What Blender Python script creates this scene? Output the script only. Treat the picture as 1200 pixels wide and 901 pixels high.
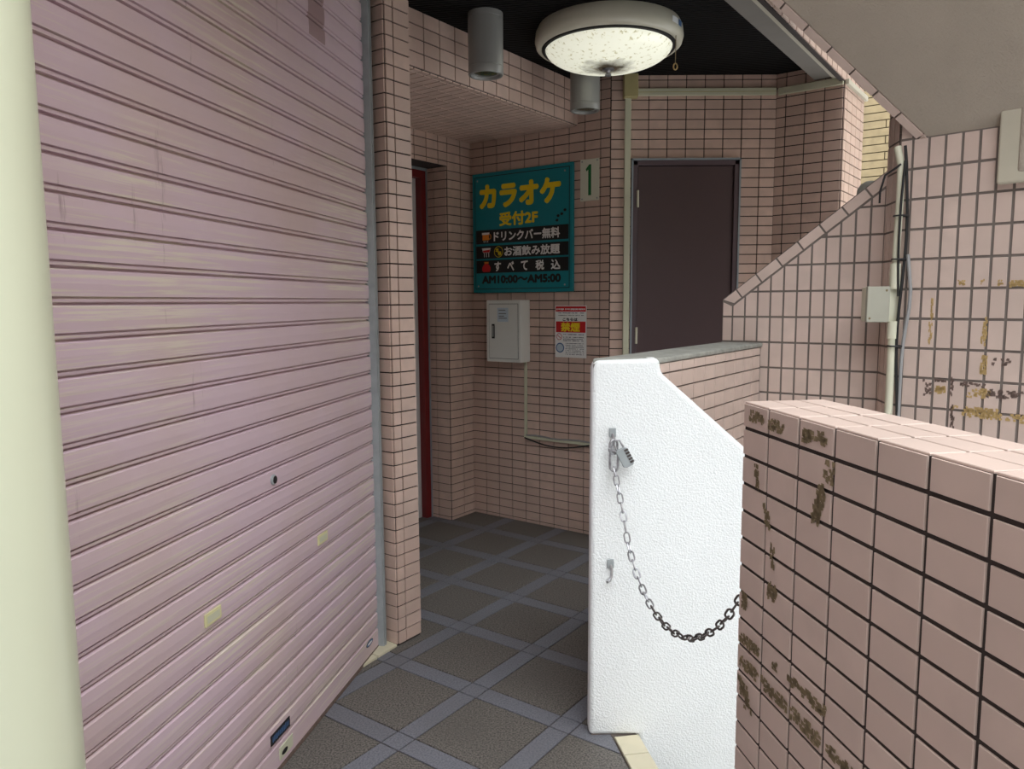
import bpy, bmesh, math, random
from mathutils import Vector, Matrix
random.seed(7)
SC = bpy.context.scene
COL = SC.collection
for o in list(bpy.data.objects): bpy.data.objects.remove(o)

# ------------------------------------------------------------------ camera, sky, exposure
F_PX = 880.0; CAM_H = 1.35
pit = math.atan(97 / F_PX); roll = 0.0064
_fw = Vector((0, math.cos(pit), -math.sin(pit))); _u0 = Vector((0, math.sin(pit), math.cos(pit))); _r0 = Vector((1, 0, 0))
C_R = _r0 * math.cos(roll) - _u0 * math.sin(roll); C_U = _u0 * math.cos(roll) + _r0 * math.sin(roll); C_F = _fw
CAM = Vector((0, 0, CAM_H))
cam = bpy.data.cameras.new('camera'); cam.sensor_width = 36; cam.lens = F_PX / 1200 * 36; cam.clip_start = 0.02
camo = bpy.data.objects.new('camera', cam); COL.objects.link(camo)
m = Matrix.Identity(4)
for i in range(3): m[i][0] = C_R[i]; m[i][1] = C_U[i]; m[i][2] = -C_F[i]; m[i][3] = CAM[i]
camo.matrix_world = m; SC.camera = camo

world = bpy.data.worlds.new('overcast_sky'); SC.world = world; world.use_nodes = True
wn = world.node_tree; bg = wn.nodes['Background']
# overcast sky after the CIE standard: the zenith three times as bright as the horizon
tcw = wn.nodes.new('ShaderNodeTexCoord'); sw = wn.nodes.new('ShaderNodeSeparateXYZ'); wn.links.new(tcw.outputs['Generated'], sw.inputs[0])
mr = wn.nodes.new('ShaderNodeMapRange'); mr.clamp = True
for k_, v_ in (('From Min', 0.0), ('From Max', 1.0), ('To Min', 0.6), ('To Max', 1.8)): mr.inputs[k_].default_value = v_
wn.links.new(sw.outputs[2], mr.inputs['Value']); wn.links.new(mr.outputs[0], bg.inputs[1])
bg.inputs[0].default_value = (0.93, 0.97, 1.0, 1)
SC.view_settings.view_transform = 'Standard'; SC.view_settings.look = 'None'
SC.view_settings.gamma = 1.0; SC.view_settings.use_curve_mapping = False
SC.view_settings.exposure = 2.05

# ------------------------------------------------------------------ frames
AZ = math.radians(36)
U = Vector((math.sin(AZ), math.cos(AZ), 0)); V = Vector((-math.cos(AZ), math.sin(AZ), 0)); Z = Vector((0, 0, 1))
def W(u, v, z=0.0): return U * u + V * v + Z * z
def dirv(az): a = math.radians(az); return Vector((math.sin(a), math.cos(a), 0))
def proj(p):
    d = p - CAM; z = d.dot(C_F)
    if z < 0.05: return None
    return 600 + F_PX * d.dot(C_R) / z, 450.5 - F_PX * d.dot(C_U) / z

# ------------------------------------------------------------------ materials
def srgb(r, g, b):
    f = lambda c: (c / 255) / 12.92 if c <= 10 else ((c / 255 + 0.055) / 1.055) ** 2.4
    return (f(r), f(g), f(b), 1)
def N(nt, t, **kw):
    n = nt.nodes.new(t)
    for k, v in kw.items():
        if k.startswith('i_'):
            k = k[2:]; k = int(k) if k.isdigit() else k.replace('_', ' ')
            n.inputs[k].default_value = v
        else: setattr(n, k, v)
    return n
def base(name, col, rough=0.5, metal=0.0, spec=None):
    mt = bpy.data.materials.new(name); mt.use_nodes = True; nt = mt.node_tree; p = nt.nodes['Principled BSDF']
    p.inputs['Base Color'].default_value = col; p.inputs['Roughness'].default_value = rough; p.inputs['Metallic'].default_value = metal
    if spec is not None: p.inputs['Specular IOR Level'].default_value = spec
    return mt, nt, p
def coords(nt, scale=(1, 1, 1), rot=(0, 0, 0)):
    g = N(nt, 'ShaderNodeNewGeometry'); mp = N(nt, 'ShaderNodeMapping'); mp.inputs['Scale'].default_value = scale; mp.inputs['Rotation'].default_value = rot
    nt.links.new(g.outputs['Position'], mp.inputs['Vector']); return mp.outputs[0]
def noise(nt, vec, scale, detail=3, rough=0.5):
    n = N(nt, 'ShaderNodeTexNoise'); n.inputs['Scale'].default_value = scale; n.inputs['Detail'].default_value = detail; n.inputs['Roughness'].default_value = rough
    if vec is not None: nt.links.new(vec, n.inputs['Vector'])
    return n.outputs['Fac']
def ramp(nt, fac, lo, hi):
    r = N(nt, 'ShaderNodeMapRange', clamp=True); r.inputs['From Min'].default_value = lo; r.inputs['From Max'].default_value = hi
    nt.links.new(fac, r.inputs['Value']); return r.outputs[0]
def mix(nt, fac, a, b, mode='MIX'):
    x = N(nt, 'ShaderNodeMix', data_type='RGBA', blend_type=mode)
    for s, v in ((0, fac), (6, a), (7, b)):
        if hasattr(v, 'is_linked'): nt.links.new(v, x.inputs[s])
        else: x.inputs[s].default_value = v
    return x.outputs[2]
def bump(nt, p, h, strength, dist):
    b = N(nt, 'ShaderNodeBump'); b.inputs['Strength'].default_value = strength; b.inputs['Distance'].default_value = dist
    nt.links.new(h, b.inputs['Height']); nt.links.new(b.outputs[0], p.inputs['Normal'])
def plain(name, col, rough=0.5, metal=0.0, mott=0.12, sc=9.0, bmp=0.0, bsc=200.0, bd=0.001, spec=None):
    mt, nt, p = base(name, col, rough, metal, spec); v = coords(nt)
    f = noise(nt, v, sc, 4); dk = tuple(c * (1 - 2 * mott) for c in col[:3]) + (1,)
    nt.links.new(mix(nt, ramp(nt, f, 0.3, 0.7), dk, col), p.inputs['Base Color'])
    if bmp: bump(nt, p, noise(nt, v, bsc, 2), bmp, bd)
    return mt
def tile_mat(name, col, rough=0.38, var=0.10, dirt=0.12):
    mt, nt, p = base(name, col, rough); oi = N(nt, 'ShaderNodeObjectInfo'); v = coords(nt)
    hi = tuple(min(1, c * (1 + var)) for c in col[:3]) + (1,); lo = (col[0] * (1 - var), col[1] * (1 - var * 1.25), col[2] * (1 - var * 1.3), 1)
    c1 = mix(nt, oi.outputs['Random'], lo, hi)
    c2 = mix(nt, ramp(nt, noise(nt, v, 14.0, 2), 0.35, 0.7), c1, tuple(c * (1 - dirt) for c in col[:3]) + (1,))
    c3 = mix(nt, ramp(nt, noise(nt, v, 2.2, 4), 0.52, 0.75), c2, tuple(c * (1 - dirt * 1.8) for c in col[:3]) + (1,))
    nt.links.new(c3, p.inputs['Base Color']); bump(nt, p, noise(nt, v, 60, 2), 0.12, 0.002)
    return mt
M = {}
M['tile'] = tile_mat('pink_glazed_tile', srgb(207, 180, 166))
M['tile_big'] = tile_mat('pink_outer_tile', srgb(204, 183, 172), var=0.06, dirt=0.08)
M['tile_pale'] = tile_mat('pale_nosing_tile', srgb(205, 198, 172), 0.5)
M['tile_yellow'] = tile_mat('yellow_brick_tile', srgb(150, 133, 100), 0.6, var=0.12)
M['grout'] = plain('dark_grout', srgb(62, 54, 52), 0.9)
M['grout_b'] = plain('grey_grout', srgb(122, 112, 106), 0.9)
M['grout_y'] = plain('yellow_wall_grout', srgb(92, 82, 62), 0.9)
M['white'] = plain('white_stucco_paint', srgb(232, 235, 235), 0.65, mott=0.015, bmp=0.6, bsc=170, bd=0.005)
M['cap'] = plain('grey_mortar_cap', srgb(158, 158, 150), 0.85, mott=0.15, sc=30, bmp=0.3)
M['soffit'] = plain('beige_sprayed_stucco', srgb(172, 161, 147), 0.85, mott=0.05, sc=5, bmp=0.7, bsc=260, bd=0.004)
M['stucco_pale'] = plain('pale_cream_stucco', srgb(188, 181, 163), 0.8, mott=0.05, bmp=0.2)
M['greybeam'] = plain('grey_painted_beam', srgb(128, 123, 116), 0.6, mott=0.05)
M['cream'] = plain('cream_gloss_paint', srgb(222, 226, 200), 0.3, mott=0.02, sc=3, bmp=0.05, bsc=60)
M['concrete'] = plain('grey_concrete', srgb(165, 163, 152), 0.9, mott=0.15, sc=25, bmp=0.4)
M['asphalt'] = plain('asphalt', srgb(105, 105, 104), 0.9, mott=0.2, sc=60)
M['steel'] = plain('galvanised_steel', srgb(164, 170, 172), 0.4, 0.1, mott=0.1, sc=20)
M['chrome'] = plain('worn_chain_steel', srgb(190, 190, 194), 0.32, 0.7, mott=0.25, sc=60)
M['chain_dark'] = plain('tarnished_chain_steel', srgb(120, 112, 110), 0.4, 0.8, mott=0.35, sc=60)
M['door'] = plain('brown_violet_door_paint', srgb(84, 67, 69), 0.42, mott=0.04, sc=3)
M['doorframe'] = plain('violet_grey_frame_paint', srgb(92, 77, 82), 0.45, mott=0.04)
M['caulk'] = plain('blue_grey_caulk', srgb(150, 160, 167), 0.6, mott=0.05)
M['red'] = plain('red_frame_paint', srgb(120, 30, 32), 0.4, mott=0.08)
M['doorwhite'] = plain('off_white_door_panel', srgb(205, 205, 205), 0.5, mott=0.03)
M['black'] = plain('black_plastic', srgb(22, 22, 24), 0.5, mott=0.05)
M['teal'] = plain('teal_sign_paint', srgb(0, 132, 144), 0.45, mott=0.02)
M['yellow'] = plain('yellow_print', srgb(245, 215, 30), 0.5, mott=0.01)
M['whitep'] = plain('white_print', srgb(238, 238, 236), 0.5, mott=0.01)
M['blackp'] = plain('black_print', srgb(16, 15, 16), 0.5, mott=0.01)
M['orange'] = plain('orange_print', srgb(235, 140, 40), 0.5, mott=0.01)
M['redp'] = plain('red_print', srgb(205, 30, 34), 0.5, mott=0.01)
M['green'] = plain('green_print', srgb(10, 110, 55), 0.5, mott=0.01)
M['bluep'] = plain('blue_print', srgb(70, 105, 150), 0.5, mott=0.01)
M['greyp'] = plain('grey_print', srgb(130, 130, 135), 0.5, mott=0.01)
M['lightbluep'] = plain('pale_blue_print', srgb(190, 205, 215), 0.5, mott=0.01)
M['plate'] = plain('off_white_plate', srgb(226, 226, 208), 0.4, mott=0.04)
M['boxpaint'] = plain('white_box_paint', srgb(222, 222, 216), 0.4, mott=0.02)
M['duct'] = plain('cream_plastic_duct', srgb(205, 205, 180), 0.45, mott=0.04)
M['ductbox'] = plain('yellowed_plastic_box', srgb(190, 178, 128), 0.5, mott=0.08)
M['pvc'] = plain('cream_pvc_pipe', srgb(212, 210, 188), 0.4, mott=0.06)
M['jbox'] = plain('grey_pvc_box', srgb(168, 166, 152), 0.5, mott=0.06)
M['cable_grey'] = plain('grey_cable', srgb(150, 150, 150), 0.5, mott=0.05)
M['lampring'] = plain('cream_enamel_ring', srgb(205, 200, 180), 0.35, mott=0.03)
M['can'] = plain('grey_metal_can', srgb(150, 150, 146), 0.35, 0.15, mott=0.04)
M['lens'] = plain('smoky_lens', srgb(70, 74, 54), 0.15, mott=0.3, sc=30)
M['residue'] = plain('brown_tape_residue', srgb(148, 131, 100), 0.8, mott=0.25, sc=90)
M['residue_y'] = plain('yellow_paint_flakes', srgb(196, 165, 110), 0.75, mott=0.15, sc=90)
M['residue_d'] = plain('dark_scuff', srgb(120, 100, 92), 0.8, mott=0.2, sc=90)
M['slotplate'] = plain('cream_slot_plate', srgb(220, 215, 165), 0.4, mott=0.05)
M['brownfloor'] = None
# black ribbed ceiling
mt, nt, p = base('black_ribbed_ceiling', srgb(24, 22, 22), 0.8, spec=0.15)
v = coords(nt, rot=(0, 0, math.radians(10)))
w = N(nt, 'ShaderNodeTexWave', wave_type='BANDS', bands_direction='Y'); w.inputs['Scale'].default_value = 14; nt.links.new(v, w.inputs['Vector'])
nt.links.new(mix(nt, w.outputs['Fac'], srgb(6, 5, 5), srgb(18, 17, 17)), p.inputs['Base Color']); bump(nt, p, w.outputs['Fac'], 0.8, 0.01); M['ceil'] = mt
# floor tiles
def floor_mat(name, a, b, c, rough):
    mt, nt, p = base(name, a, rough); v = coords(nt); oi = N(nt, 'ShaderNodeObjectInfo')
    g = noise(nt, v, 170, 2, 0.6); k = mix(nt, ramp(nt, g, 0.36, 0.60), a, b)
    k = mix(nt, ramp(nt, noise(nt, v, 3.0, 4), 0.50, 0.95), k, c); k = mix(nt, ramp(nt, oi.outputs['Random'], 0, 6), k, srgb(80, 74, 70))
    nt.links.new(k, p.inputs['Base Color']); bump(nt, p, g, 0.4, 0.002); return mt
M['floor_big'] = floor_mat('dark_granular_floor_tile', srgb(52, 49, 46), srgb(116, 111, 105), srgb(84, 80, 76), 0.55)
M['floor_band'] = floor_mat('blue_grey_band_tile', srgb(90, 91, 98), srgb(116, 117, 124), srgb(98, 97, 100), 0.55)
# shutter paint with horizontal wear
mt, nt, p = base('mauve_shutter_paint', srgb(186, 158, 166), 0.45)
vs = coords(nt, (3, 0.9, 55), (0, 0, math.radians(11))); vw = coords(nt, (1, 1, 1), (0, 0, math.radians(11)))
f1 = ramp(nt, noise(nt, vs, 2.6, 6, 0.65), 0.515, 0.58); f2 = ramp(nt, noise(nt, vw, 1.6, 3), 0.42, 0.6)
mul = N(nt, 'ShaderNodeMath', operation='MULTIPLY'); nt.links.new(f1, mul.inputs[0]); nt.links.new(f2, mul.inputs[1])
mul2 = N(nt, 'ShaderNodeMath', operation='MULTIPLY'); nt.links.new(mul.outputs[0], mul2.inputs[0]); mul2.inputs[1].default_value = 0.85
k = mix(nt, ramp(nt, noise(nt, vw, 2.5, 4), 0.4, 0.7), srgb(205, 182, 192), srgb(201, 178, 178))
k = mix(nt, mul2.outputs[0], k, srgb(214, 203, 188))
vd = coords(nt, (14, 14, 1.1), (0, 0, math.radians(11)))
k = mix(nt, ramp(nt, noise(nt, vd, 2.0, 5, 0.7), 0.66, 0.82), k, srgb(128, 104, 104))
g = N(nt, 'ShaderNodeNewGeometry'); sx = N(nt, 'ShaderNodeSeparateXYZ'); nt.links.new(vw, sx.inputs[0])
# darker brown rectangular patch high up by the guide rail
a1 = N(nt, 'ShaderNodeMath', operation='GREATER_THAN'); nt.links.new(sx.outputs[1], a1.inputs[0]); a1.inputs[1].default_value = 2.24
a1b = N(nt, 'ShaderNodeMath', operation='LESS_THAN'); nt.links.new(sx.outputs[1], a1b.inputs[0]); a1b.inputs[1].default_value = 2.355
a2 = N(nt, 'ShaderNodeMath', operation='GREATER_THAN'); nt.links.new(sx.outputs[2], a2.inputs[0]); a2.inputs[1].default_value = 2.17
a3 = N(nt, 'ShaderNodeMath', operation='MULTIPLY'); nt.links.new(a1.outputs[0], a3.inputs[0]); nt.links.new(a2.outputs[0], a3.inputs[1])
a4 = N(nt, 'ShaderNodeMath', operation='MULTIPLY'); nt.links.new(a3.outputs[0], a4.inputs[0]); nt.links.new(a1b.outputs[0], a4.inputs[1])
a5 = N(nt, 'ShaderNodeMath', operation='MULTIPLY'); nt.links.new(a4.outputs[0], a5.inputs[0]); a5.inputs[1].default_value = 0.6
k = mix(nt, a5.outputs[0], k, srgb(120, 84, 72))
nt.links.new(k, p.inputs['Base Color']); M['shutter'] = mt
# lamp bowl
mt, nt, p = base('stained_glass_bowl', srgb(235, 235, 220), 0.25)
tc = N(nt, 'ShaderNodeTexCoord'); ln = N(nt, 'ShaderNodeVectorMath', operation='LENGTH'); sepz = N(nt, 'ShaderNodeSeparateXYZ')
mp = N(nt, 'ShaderNodeMapping'); mp.inputs['Scale'].default_value = (1, 1, 0); nt.links.new(tc.outputs['Object'], mp.inputs[0]); nt.links.new(mp.outputs[0], ln.inputs[0])
nz = noise(nt, tc.outputs['Object'], 22, 4); ad = N(nt, 'ShaderNodeMath', operation='MULTIPLY_ADD'); nt.links.new(nz, ad.inputs[0]); ad.inputs[1].default_value = 0.11; nt.links.new(ln.outputs['Value'], ad.inputs[2])
sp = ramp(nt, ad.outputs[0], 0.185, 0.095)
fl = ramp(nt, noise(nt, tc.outputs['Object'], 60, 3), 0.58, 0.70)
col = mix(nt, fl, srgb(246, 246, 226), srgb(196, 190, 150)); col = mix(nt, sp, col, srgb(60, 52, 40))
nt.links.new(col, p.inputs['Base Color']); nt.links.new(col, p.inputs['Emission Color']); p.inputs['Emission Strength'].default_value = 0.14; M['bowl'] = mt

# ------------------------------------------------------------------ mesh building
class MB:
    def __init__(s): s.v = []; s.f = []
    def poly(s, pts):
        i = len(s.v); s.v += [Vector(p) for p in pts]; s.f.append(tuple(range(i, i + len(pts)))); return s
    def box(s, O, a, b, c):                      # O corner, three edge vectors
        i = len(s.v)
        for x in (0, 1):
            for y in (0, 1):
                for z in (0, 1): s.v.append(O + a * x + b * y + c * z)
        for q in ((0, 1, 3, 2), (4, 6, 7, 5), (0, 4, 5, 1), (2, 3, 7, 6), (0, 2, 6, 4), (1, 5, 7, 3)): s.f.append(tuple(i + k for k in q))
        return s
    def prism(s, pts, ext):                      # pts 3D loop, ext vector
        i = len(s.v); n = len(pts); s.v += [Vector(p) for p in pts] + [Vector(p) + ext for p in pts]
        s.f.append(tuple(range(i, i + n))); s.f.append(tuple(range(i + 2 * n - 1, i + n - 1, -1)))
        for k in range(n): s.f.append((i + k, i + n + k, i + n + (k + 1) % n, i + (k + 1) % n))
        return s
    def tube(s, path, r, n=10, cap=True):
        path = [Vector(p) for p in path]; i = len(s.v); N_ = len(path); pn = None
        for k, p in enumerate(path):
            t = (path[min(k + 1, N_ - 1)] - path[max(k - 1, 0)]).normalized()
            if pn is None: pn = t.orthogonal().normalized()
            a = (pn - t * pn.dot(t)).normalized(); pn = a; b = t.cross(a)
            for j in range(n):
                q = 2 * math.pi * j / n; s.v.append(p + (a * math.cos(q) + b * math.sin(q)) * r)
        for k in range(N_ - 1):
            for j in range(n): s.f.append((i + k * n + j, i + k * n + (j + 1) % n, i + (k + 1) * n + (j + 1) % n, i + (k + 1) * n + j))
        if cap: s.f.append(tuple(i + j for j in reversed(range(n)))); s.f.append(tuple(i + (N_ - 1) * n + j for j in range(n)))
        return s
    def ring(s, path, r, n=8):                   # closed tube
        path = [Vector(p) for p in path]; i = len(s.v); N_ = len(path)
        nrm = Vector((0, 0, 0))
        for k in range(N_): nrm += path[k].cross(path[(k + 1) % N_])
        c = sum(path, Vector()) / N_; nrm = Vector((0, 0, 0))
        for k in range(N_): nrm += (path[k] - c).cross(path[(k + 1) % N_] - c)
        nrm.normalize()
        for k, p in enumerate(path):
            t = (path[(k + 1) % N_] - path[k - 1]).normalized(); a = nrm.cross(t)
            for j in range(n):
                q = 2 * math.pi * j / n; s.v.append(p + (a * math.cos(q) + nrm * math.sin(q)) * r)
        for k in range(N_):
            k2 = (k + 1) % N_
            for j in range(n): s.f.append((i + k * n + j, i + k * n + (j + 1) % n, i + k2 * n + (j + 1) % n, i + k2 * n + j))
        return s
    def lathe(s, O, prof, n=48, axis=Z, ex=Vector((1, 0, 0))):
        ey = axis.cross(ex); i = len(s.v); m_ = len(prof)
        for j in range(n):
            q = 2 * math.pi * j / n; d = ex * math.cos(q) + ey * math.sin(q)
            for r, h in prof: s.v.append(O + d * r + axis * h)
        for j in range(n):
            j2 = (j + 1) % n
            for k in range(m_ - 1): s.f.append((i + j * m_ + k, i + j2 * m_ + k, i + j2 * m_ + k + 1, i + j * m_ + k + 1))
        return s
    def disc(s, c, ex, ey, r, n=24, ry=None):
        ry = r if ry is None else ry
        return s.poly([c + ex * (r * math.cos(2 * math.pi * j / n)) + ey * (ry * math.sin(2 * math.pi * j / n)) for j in range(n)])
def obj(name, mb, mat, parent=None, smooth=False, bevel=0.0, seg=2):
    off = Vector(parent.location) if parent is not None else Vector()
    if parent is not None and parent.parent is not None: off = off + Vector(parent.parent.location)
    if parent is None and not mb_keep[0]:
        xs = [v.x for v in mb.v]; ys = [v.y for v in mb.v]; zs = [v.z for v in mb.v]; off = Vector(((min(xs) + max(xs)) / 2, (min(ys) + max(ys)) / 2, min(zs)))
    me = bpy.data.meshes.new(name); me.from_pydata([tuple(v - off) for v in mb.v], [], mb.f)
    bm = bmesh.new(); bm.from_mesh(me); bmesh.ops.remove_doubles(bm, verts=bm.verts, dist=1e-6); bmesh.ops.recalc_face_normals(bm, faces=bm.faces); bm.to_mesh(me); bm.free()
    me.materials.append(M[mat] if isinstance(mat, str) else mat)
    if smooth:
        for q in me.polygons: q.use_smooth = True
    o = bpy.data.objects.new(name, me); COL.objects.link(o)
    if parent is not None: o.parent = parent
    else: o.location = off
    if bevel:
        b = o.modifiers.new('bevel', 'BEVEL'); b.width = bevel; b.segments = seg; b.limit_method = 'ANGLE'; b.angle_limit = math.radians(40)
    if smooth:
        me.set_sharp_from_angle(angle=math.radians(40))
    return o
mb_keep = [False]
def struct(name, mb, mat, label, **kw):
    mb_keep[0] = True; o = obj(name, mb, mat, **kw); mb_keep[0] = False
    o['kind'] = 'structure'; o['label'] = label; return o
def tag(o, label, cat, group=None):
    o['label'] = label; o['category'] = cat
    if group: o['group'] = group
    return o
def thing(name, loc, label, cat, group=None):
    o = bpy.data.objects.new(name, None); o.location = loc; o.empty_display_size = 0.05; COL.objects.link(o); return tag(o, label, cat, group)

# ------------------------------------------------------------------ tiling
def clip(poly, a, b, c):                          # keep a*x+b*y<=c
    out = []
    for i in range(len(poly)):
        p, q = poly[i], poly[(i + 1) % len(poly)]; dp = a * p[0] + b * p[1] - c; dq = a * q[0] + b * q[1] - c
        if dp <= 0: out.append(p)
        if (dp < 0 < dq) or (dq < 0 < dp):
            t = dp / (dp - dq); out.append((p[0] + t * (q[0] - p[0]), p[1] + t * (q[1] - p[1])))
    return out
def clip_poly(poly, reg):                         # reg: convex CCW polygon
    for i in range(len(reg)):
        (x0, y0), (x1, y1) = reg[i], reg[(i + 1) % len(reg)]
        a, b = (y1 - y0), -(x1 - x0); poly = clip(poly, a, b, a * x0 + b * y0)
        if len(poly) < 3: return []
    return poly
def parea(p): return abs(sum(p[i][0] * p[(i + 1) % len(p)][1] - p[(i + 1) % len(p)][0] * p[i][1] for i in range(len(p)))) / 2
def inset(poly, d):
    c = (sum(p[0] for p in poly) / len(poly), sum(p[1] for p in poly) / len(poly)); out = []
    for p in poly:
        l = math.hypot(p[0] - c[0], p[1] - c[1]); k = max(0, 1 - d * 1.4 / max(l, 1e-6)); out.append((c[0] + (p[0] - c[0]) * k, c[1] + (p[1] - c[1]) * k))
    return out
TCACHE = {}
def tile_geo(poly, th, ch):
    n = len(poly); ip = inset(poly, ch)
    v = [(x, y, 0) for x, y in poly] + [(x, y, th - ch) for x, y in poly] + [(x, y, th) for x, y in ip]
    f = [tuple(range(2 * n, 3 * n))]
    for k in range(n):
        k2 = (k + 1) % n; f.append((k, k2, n + k2, n + k)); f.append((n + k, n + k2, 2 * n + k2, 2 * n + k))
    return v, f
def rect(x0, y0, x1, y1): return [(x0, y0), (x1, y0), (x1, y1), (x0, y1)]
def lines(a, b, step, off):
    k = math.floor((a - off) / step) ; out = [a]
    x = off + k * step
    while x < b - 1e-4:
        if x > a + 1e-4: out.append(x)
        x += step
    out.append(b); return out
def tile_cells(sl, tl): return [rect(sl[i], tl[j], sl[i + 1], tl[j + 1]) for i in range(len(sl) - 1) for j in range(len(tl) - 1)]
def tiles(parent, O, es, et, cells, regions, mat, joint=0.005, th=0.006, ch=0.0008, limit=300, name='tile', minpx=6.0, jit=0.0006):
    en = es.cross(et).normalized(); done = []
    for c in cells:
        cc = inset_rect(c, joint / 2)
        if cc is None: continue
        for r in regions:
            p = clip_poly(cc, r)
            if len(p) < 3 or parea(p) < 0.00006: continue
            P = [O + es * x + et * y for x, y in p]; q = [proj(w) for w in P]; size = 0
            if all(q):
                xs = [a[0] for a in q]; ys = [a[1] for a in q]
                if max(xs) > -5 and min(xs) < 1205 and max(ys) > -5 and min(ys) < 906:
                    ctr = sum(P, Vector()) / len(P)
                    if (CAM - ctr).dot(en) > 0: size = max(max(xs) - min(xs), max(ys) - min(ys)); 
            done.append((size, p))
    done.sort(key=lambda t: -t[0]); rest_v = []; rest_f = []
    for i, (size, p) in enumerate(done):
        x0 = min(a[0] for a in p); y0 = min(a[1] for a in p); lp = [(round(a[0] - x0, 4), round(a[1] - y0, 4)) for a in p]
        up = random.random() * jit
        if i < limit and size >= minpx:
            key = (tuple(lp), th, ch, mat)
            if key not in TCACHE:
                me = bpy.data.meshes.new(name); v, f = tile_geo(lp, th, ch); me.from_pydata(v, [], f); me.materials.append(M[mat]); TCACHE[key] = me
            o = bpy.data.objects.new(name, TCACHE[key]); COL.objects.link(o); o.parent = parent
            mm = Matrix.Identity(4); T = O + es * x0 + et * y0 + en * up
            for k in range(3): mm[k][0] = es[k]; mm[k][1] = et[k]; mm[k][2] = en[k]; mm[k][3] = T[k]
            o.matrix_basis = mm
        else:
            v, f = tile_geo(lp, th, ch); b = len(rest_v)
            rest_v += [O + es * (x0 + a[0]) + et * (y0 + a[1]) + en * (a[2] + up) for a in v]; rest_f += [tuple(b + k for k in q) for q in f]
    if rest_v:
        me = bpy.data.meshes.new('tiles'); me.from_pydata([tuple(v) for v in rest_v], [], rest_f); me.materials.append(M[mat])
        o = bpy.data.objects.new('tiles', me); COL.objects.link(o); o.parent = parent; o['kind'] = 'stuff'
def inset_rect(c, d):
    x0, y0 = c[0]; x1, y1 = c[2]
    if x1 - x0 < 2 * d + 0.002 or y1 - y0 < 2 * d + 0.002: return None
    return rect(x0 + d, y0 + d, x1 - d, y1 - d)
def wall(name, label, P, d, n, L, z0, z1, thick, regions=None, mat='grout'):
    """vertical slab: face from P along d for L, outward n; regions = list of (s,t) rects to leave solid"""
    mb = MB()
    for r in (regions or [rect(0, z0, L, z1)]):
        mb.prism([P + d * x + Z * y for x, y in r], -n * thick)
    return struct(name, mb, mat, label)

# ================================================================== STRUCTURE
RP = 0.0513                                                  # tile row pitch indoors
# ---- ground and floor
mb = MB().box(Vector((-12, -14, -0.06)), Vector((24, 0, 0)), Vector((0, 13.5, 0)), Z * 0.055)
struct('floor_street', mb, 'asphalt', 'grey asphalt street in front of the entrance')
NE = dirv(-9.5); NP = Vector((0.307, 2.208, 0)); NRt = Vector((NE.y, -NE.x, 0))  # nosing inner line, right-hand normal
far_u = 3.70
fp = [Vector((-3, -0.6, 0)), NP + NE * (-2.85), NP + NE * 0.02, W(1.93, 1.10), W(3.02, 1.10), W(3.75, 1.0), Vector((1.75, 4.3, 0)), Vector((1.6, 5.6, 0)), Vector((-3, 6.6, 0))]
mb = MB().prism([p - Z * 0.004 for p in fp], Z * -0.3)
floor = struct('floor', mb, 'grout', 'dark grey tiled corridor floor with blue grey bands')
G0 = Vector((-0.140, 2.497, 0)); GP = 0.375; GB = 0.075
def nos_clip(p):  # in (u,v) coordinates relative to origin
    ctr = U * (sum(a[0] for a in p) / len(p)) + V * (sum(a[1] for a in p) / len(p))
    def hp(poly, pt, nr):
        a, b = nr.dot(U), nr.dot(V); return clip(poly, a, b, pt.dot(nr))
    if ctr.y < 2.36: p = hp(p, NP - NRt * 0.003, NRt)
    else: p = clip(p, 0, -1, -1.10)
    if len(p) >= 3 and ctr.y < 2.95 and ctr.x < -0.3: p = hp(p, Vector((-0.62, 2.647, 0)), -Vector((math.cos(math.radians(11)), -math.sin(math.radians(11)), 0)))
    return p
gu, gv = G0.dot(U), G0.dot(V)
cells_big, cells_band = [], []
for i in range(-7, 5):
    for j in range(-5, 5):
        a = gu + i * GP; b = gv + j * GP; h = GB / 2
        cells_band.append(rect(a - h, b - h, a + h, b + h)); cells_band.append(rect(a + h, b - h, a + GP - h, b + h))
        cells_band.append(rect(a - h, b + h, a + h, b + GP - h)); cells_big.append(rect(a + h, b + h, a + GP - h, b + GP - h))
def floor_tiles(cells, mat):
    keep = []
    for c in cells:
        ctr = U * ((c[0][0] + c[2][0]) / 2) + V * ((c[0][1] + c[2][1]) / 2)
        if ctr.y < -0.7 or c[2][0] < -0.9 or c[0][0] > 3.72 or c[0][1] > 3.2: continue
        if ctr.y > 2.4 and c[2][1] < 1.1 and c[0][0] < 3.0: continue
        keep.append(c)
    full = []; part = []
    for c in keep:
        cc = inset_rect(c, 0.0025); q = nos_clip(list(cc))
        if len(q) < 3 or parea(q) < 1e-4: continue
        full.append((c, q))
    for c, q in full: tiles(floor, Vector((0, 0, -0.007)), U, V, [c], [ccw(q)], mat, joint=0.005, th=0.007, ch=0.001, name='floor_tile', minpx=4, jit=0.0)
def ccw(p):
    s = sum(p[i][0] * p[(i + 1) % len(p)][1] - p[(i + 1) % len(p)][0] * p[i][1] for i in range(len(p))); return p if s > 0 else p[::-1]
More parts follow.
